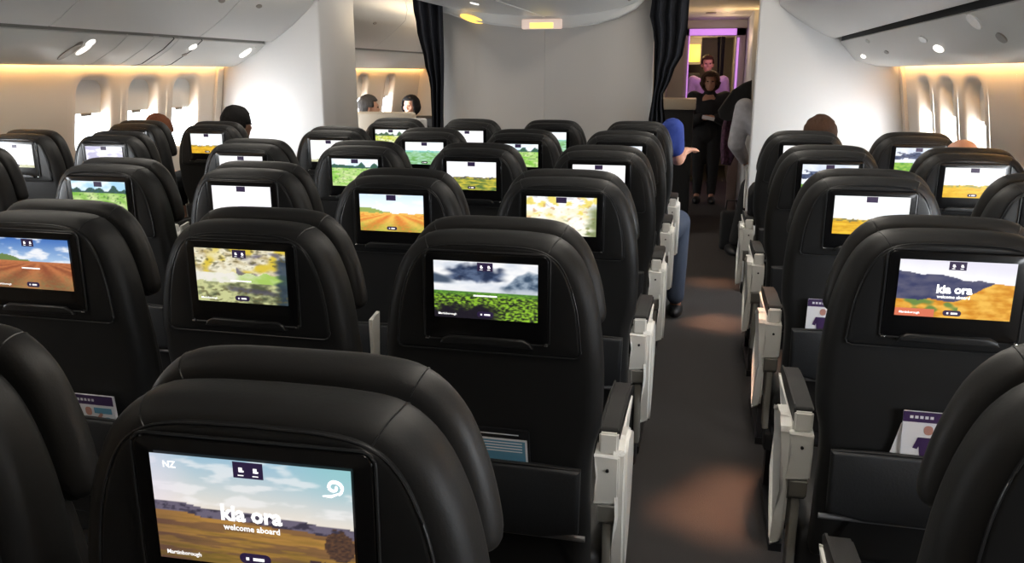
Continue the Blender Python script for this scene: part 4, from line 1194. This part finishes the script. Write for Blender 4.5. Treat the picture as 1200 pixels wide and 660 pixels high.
h1 = at(278, 141, 1, 4.42); h2 = at(186, 146, 1, 4.38); h3 = at(961, 151, 1, 4.36); h4 = at(1126, 184, 1, 3.50)
passenger('black-haired passenger seated before the bright left bulkhead', XC, YL+3*P, (h1.x, h1.y, h1.z-.028), M['hblack'], 'short', M['skin3'], M['cblack'], -.3)
passenger('auburn-haired passenger by the left windows', XC-DX, YL+3*P, (h2.x, h2.y, h2.z-.05), M['hauburn'], 'short', M['skin2'], M['cblack'], .2)
passenger('brown-haired passenger seated before the right bulkhead', XH, YR+3*P, (h3.x, h3.y, h3.z-.045), M['hbrown'], 'short', M['skin'], M['cblack'], 0)
passenger('bald passenger by the right windows, only the pink crown showing', XH+DX, YR+2*P, (h4.x, h4.y, h4.z-.03), M['hbrown'], 'bald', M['skin2'], M['cblack'], 0)
# passengers in the cabin ahead, facing the aisle / each other
h5 = at(433, 126, 1, 7.9); h6 = at(481, 124, 1, 9.4)
person('grey-haired passenger in profile behind the low partition past the left aisle', (h5.x, 8.0, .5), seated(h5.x, 7.7, h5), h5, -1.2, 0, M['hgrey'], 'short', M['skin'],
       [('shirt', LONG, .012, M['clight']), ('trousers', LEGS, .012, M['cblack'])], hands=hs, vox=.012)
person('dark-haired passenger facing this way beside the curtain past the left aisle', (h6.x, 9.3, .5), {k: ((p[0][0], 2*9.4-p[0][1], p[0][2]), p[1]) for k, p in seated(h6.x, 9.15, (h6.x, 9.4, h6.z)).items()},
       h6, PI-.2, 0, M['hblack'], 'bob', M['skin2'], [('shirt', LONG, .012, M['cblack']), ('trousers', LEGS, .012, M['cblack'])],
       hands={'wrL': ((.1, -.9, -.35), (0, -.3, 1), 1, .4), 'wrR': ((-.1, -.9, -.35), (0, -.3, 1), -1, .4)}, vox=.012)
for sx_, sy_, lab in ((h5.x, 7.7, 'dark seat under the grey-haired passenger past the left aisle'), (h6.x+.10, 9.68, 'dark seat under the dark-haired passenger past the left aisle')):
    r = thing('cabin_seat', lab, 'seat', (sx_, sy_, 0)); sgn = 1 if sy_ < 8 else -1
    bm = mkbox(-.24, .24, min(.05, .62*sgn), max(.05*1, .62*sgn) if sgn > 0 else -.05, .30, .50, .04, seg=3); obj('seat_cushion', bm, M['leather2'], r)
    ya, yb2 = sorted((-.06*sgn, .08*sgn)); bm = mkbox(-.24, .24, ya, yb2, .30, 1.0, .04, seg=3); obj('backrest', bm, M['leather2'], r)
    ya, yb2 = sorted((.1*sgn, .5*sgn)); obj('pedestal', mkbox(-.18, .18, ya, yb2, 0, .31, .02), M['dark'], r)

# blue-shirted passenger in the last centre aisle seat, leaning out with one arm
y5 = YM+4*P
hb = Vector((-.33, y5+.28, 1.06))
sR = at(788, 152, 1, y5+.26); eR = at(794, 190, 1, y5+.34); wR = at(802, 177, 1, y5+.58)
J = seated(-.31, y5, (hb.x, hb.y, hb.z+.0), lean=.05)
J['chest'] = ((-.36, y5+.25, .95), (.13, .10)); J['belly'] = ((-.36, y5+.25, .78), (.12, .09))
J['shR'] = ((sR.x, y5+.26, sR.z), .055); J['elR'] = ((eR.x, y5+.34, eR.z), .042); J['wrR'] = ((wR.x, y5+.58, wR.z), .028)
J['hipR'] = ((-.22, y5+.32, .58), .09); J['knR'] = ((-.13, y5+.55, .60), .068); J['anR'] = ((-.12, y5+.50, .10), .045); J['toR'] = ((-.12, y5+.62, .035), .035)
person('passenger in royal blue shirt and jeans leaning into the aisle with one forearm out', (-.31, y5+.3, .54), J, hb, 0, 0, M['hbrown'], 'short', M['skin2'],
       [('short_sleeved_shirt', SHIRT, .014, M['cblue']), ('jeans', LEGS, .012, M['cjean'])], hands={'wrR': ((.4, .9, .05), (-.2, 0, 1), -1, .5), 'wrL': ((.1, .9, -.3), (0, .3, 1), 1, .4)}, vox=.010)

# seat and passenger just past the right bulkhead
xs, ys = .60, 6.55
make_seat(xs, ys, None, 'black seat partly hidden by the right bulkhead, under the passenger in a pale shirt', 'seats past the right bulkhead', ['aisleL'], 3)
hp = Vector((xs-.02, ys+.30, 1.20))
J = seated(xs-.02, ys, hp)
sL = at(873, 124, 1, ys+.25); eL = at(858, 168, 1, ys+.32); wL = at(872, 187, 1, ys+.55)
J['shL'] = ((sL.x+.0, ys+.26, sL.z-.02), .062); J['elL'] = ((eL.x+.03, ys+.32, eL.z), .05); J['wrL'] = ((wL.x, ys+.52, wL.z), .030)
J['hipL'] = ((xs-.12, ys+.32, .58), .088); J['knL'] = ((xs-.20, ys+.60, .58), .066); J['anL'] = ((xs-.30, ys+.52, .10), .042); J['toL'] = ((xs-.33, ys+.64, .035), .034)
person('passenger in a pale checked shirt seated just past the right bulkhead, hand on lap', (xs, ys+.3, .54), J, hp, .1, 0, M['hbrown'], 'short', M['skin'],
       [('shirt', LONG, .018, M['clight']), ('trousers', LEGS, .012, M['cblack'])], hands={'wrL': ((.5, .6, -.3), (0, .3, 1), 1, .5), 'wrR': ((-.1, .9, -.3), (0, .3, 1), -1, .4)}, vox=.010)
bm = mkbox(-.09, .09, -.07, .07, 0, .34, .03, seg=3)
bg = thing('bag', 'dark soft bag on the floor beside the pale-shirted passenger', 'bag', (.27, 7.35, 0)); obj('bag_body', bm, M['cblack'], bg)
bm = bmesh.new(); tube(bm, [(-.05, 0, .33), (-.04, 0, .43), (.04, 0, .43), (.05, 0, .33)], .008, 6); obj('bag_handle', bm, M['dark'], bg)

# standing people in the forward aisle, facing the camera
def standing(x, y, Ht, f=-1, w=1.0):
    z = Ht
    J = {'pelvis': ((x, y, .53*z), (.13*w, .10)), 'belly': ((x, y, .62*z), (.115*w, .085)), 'chest': ((x, y, .735*z), (.145*w, .10)), 'neck': ((x, y, .845*z), .048), 'headb': ((x, y+f*.01, .90*z), .05)}
    for k, sd in (('L', -1), ('R', 1)):
        J['sh'+k] = ((x+sd*.105*z*w, y, .80*z), .052*w); J['el'+k] = ((x+sd*.14*z*w, y+f*.04, .62*z), .04*w); J['wr'+k] = ((x+sd*.06*z, y+f*.22, .66*z), .027)
        J['hip'+k] = ((x+sd*.055*z, y, .50*z), .085*w); J['kn'+k] = ((x+sd*.055*z, y+f*.02, .28*z), .056); J['an'+k] = ((x+sd*.055*z, y, .06*z), .038); J['to'+k] = ((x+sd*.06*z, y+f*.15, .03), .032)
    return J
yw, Hw = 10.1, 1.52
xw = at(831, 120, 1, yw).x
J = standing(xw, yw, Hw, -1, 1.12)
person('person in a loose black sweater standing in the aisle holding a small pale item', (xw, yw, 0), J, Vector((xw, yw-.02, Hw-.115)), PI, 0, M['hbrown'], 'bob', M['skin'],
       [('sweater', LONG, .03, M['cblack']), ('trousers', LEGS, .015, M['cblack'])], hands={'wrL': ((.9, -.3, .1), (0, -.6, .8), 1, .8), 'wrR': ((-.9, -.3, .1), (0, -.6, .8), -1, .8)})
bm = mkbox(-.07, .07, -.01, .01, -.02, .02, .004)
for v in bm.verts: v.co = Matrix.Rotation(.2, 3, 'Y') @ v.co
tag(obj('folded_paper', bm, M['paper'], loc=(xw, yw-.30, .655*Hw+.01)), 'small pale item held at the waist of the person in black', 'paper')
ym, Hm = 12.0, 1.74
xm = at(830, 90, 1, ym).x
J = standing(xm, ym, Hm, -1, 1.12)
J['wrL'] = ((xm-.24, ym-.06, .48*Hm), .028); J['wrR'] = ((xm+.24, ym-.06, .48*Hm), .028); J['elL'] = ((xm-.27, ym, .63*Hm), .04); J['elR'] = ((xm+.27, ym, .63*Hm), .04)
person('short-haired person in a mauve shirt standing behind the one in black', (xm, ym, 0), J, Vector((xm-.02, ym-.02, Hm-.12)), PI+.1, 0, M['hbrown'], 'short', M['skin2'],
       [('shirt', LONG, .02, M['cpurple']), ('trousers', LEGS, .015, M['cblack'])], hands={'wrL': ((0, -.1, -1), (-1, 0, 0), 1, .3), 'wrR': ((0, -.1, -1), (1, 0, 0), 1, .3)})
# black raised jacket/drape and plum cloth against the right side of the aisle
yj = 7.55
pj = [at(u, v, 1, yj) for u, v in ((881, 94), (872, 97), (858, 106), (848, 120), (841, 130), (843, 138), (852, 142), (866, 140), (876, 133), (880, 124))]
bm = pad([(p.x, p.z) for p in pj][::1], -.05, .05, .012, seg=3)
for v in bm.verts: v.co.y += yj+.02*nz(v.co.x*9, v.co.z*9)
tag(obj('draped_jacket', bm, M['cblack']), 'black garment draped at head height against the wall of the forward aisle', 'jacket')
pj = [at(u, v, 1, yj+.25) for u, v in ((862, 134), (850, 134), (846, 150), (844, 172), (845, 192), (856, 194), (862, 180))]
bm = pad([(p.x, p.z) for p in pj], -.05, .05, .025, seg=3)
for v in bm.verts: v.co.y += yj+.25+.02*math.sin(v.co.x*60)
tag(obj('hanging_cloth', bm, M['cplum']), 'plum patterned cloth hanging below the black garment in the forward aisle', 'cloth')

# remove prototype leftovers
for n, o, s in proto.values(): bpy.data.objects.remove(o)

# ------------------------------------------------------------------ world, camera
w = bpy.data.worlds.new('World'); bpy.context.scene.world = w; w.use_nodes = True
bg = w.node_tree.nodes['Background']; bg.inputs[0].default_value = (.90, .95, 1, 1); bg.inputs[1].default_value = 6.0
cam = bpy.data.cameras.new('Camera'); cam.sensor_width = 36; cam.lens = F*36/1200; cam.clip_start = .02
co = bpy.data.objects.new('Camera', cam); C.objects.link(co); co.location = (0, 0, H)
co.rotation_euler = (PI/2-PITCH, 0, YAW)
bpy.context.scene.camera = co
vs = bpy.context.scene.view_settings; vs.view_transform = 'Standard'; vs.look = 'None'; vs.gamma = 1; vs.use_curve_mapping = False; vs.exposure = 0
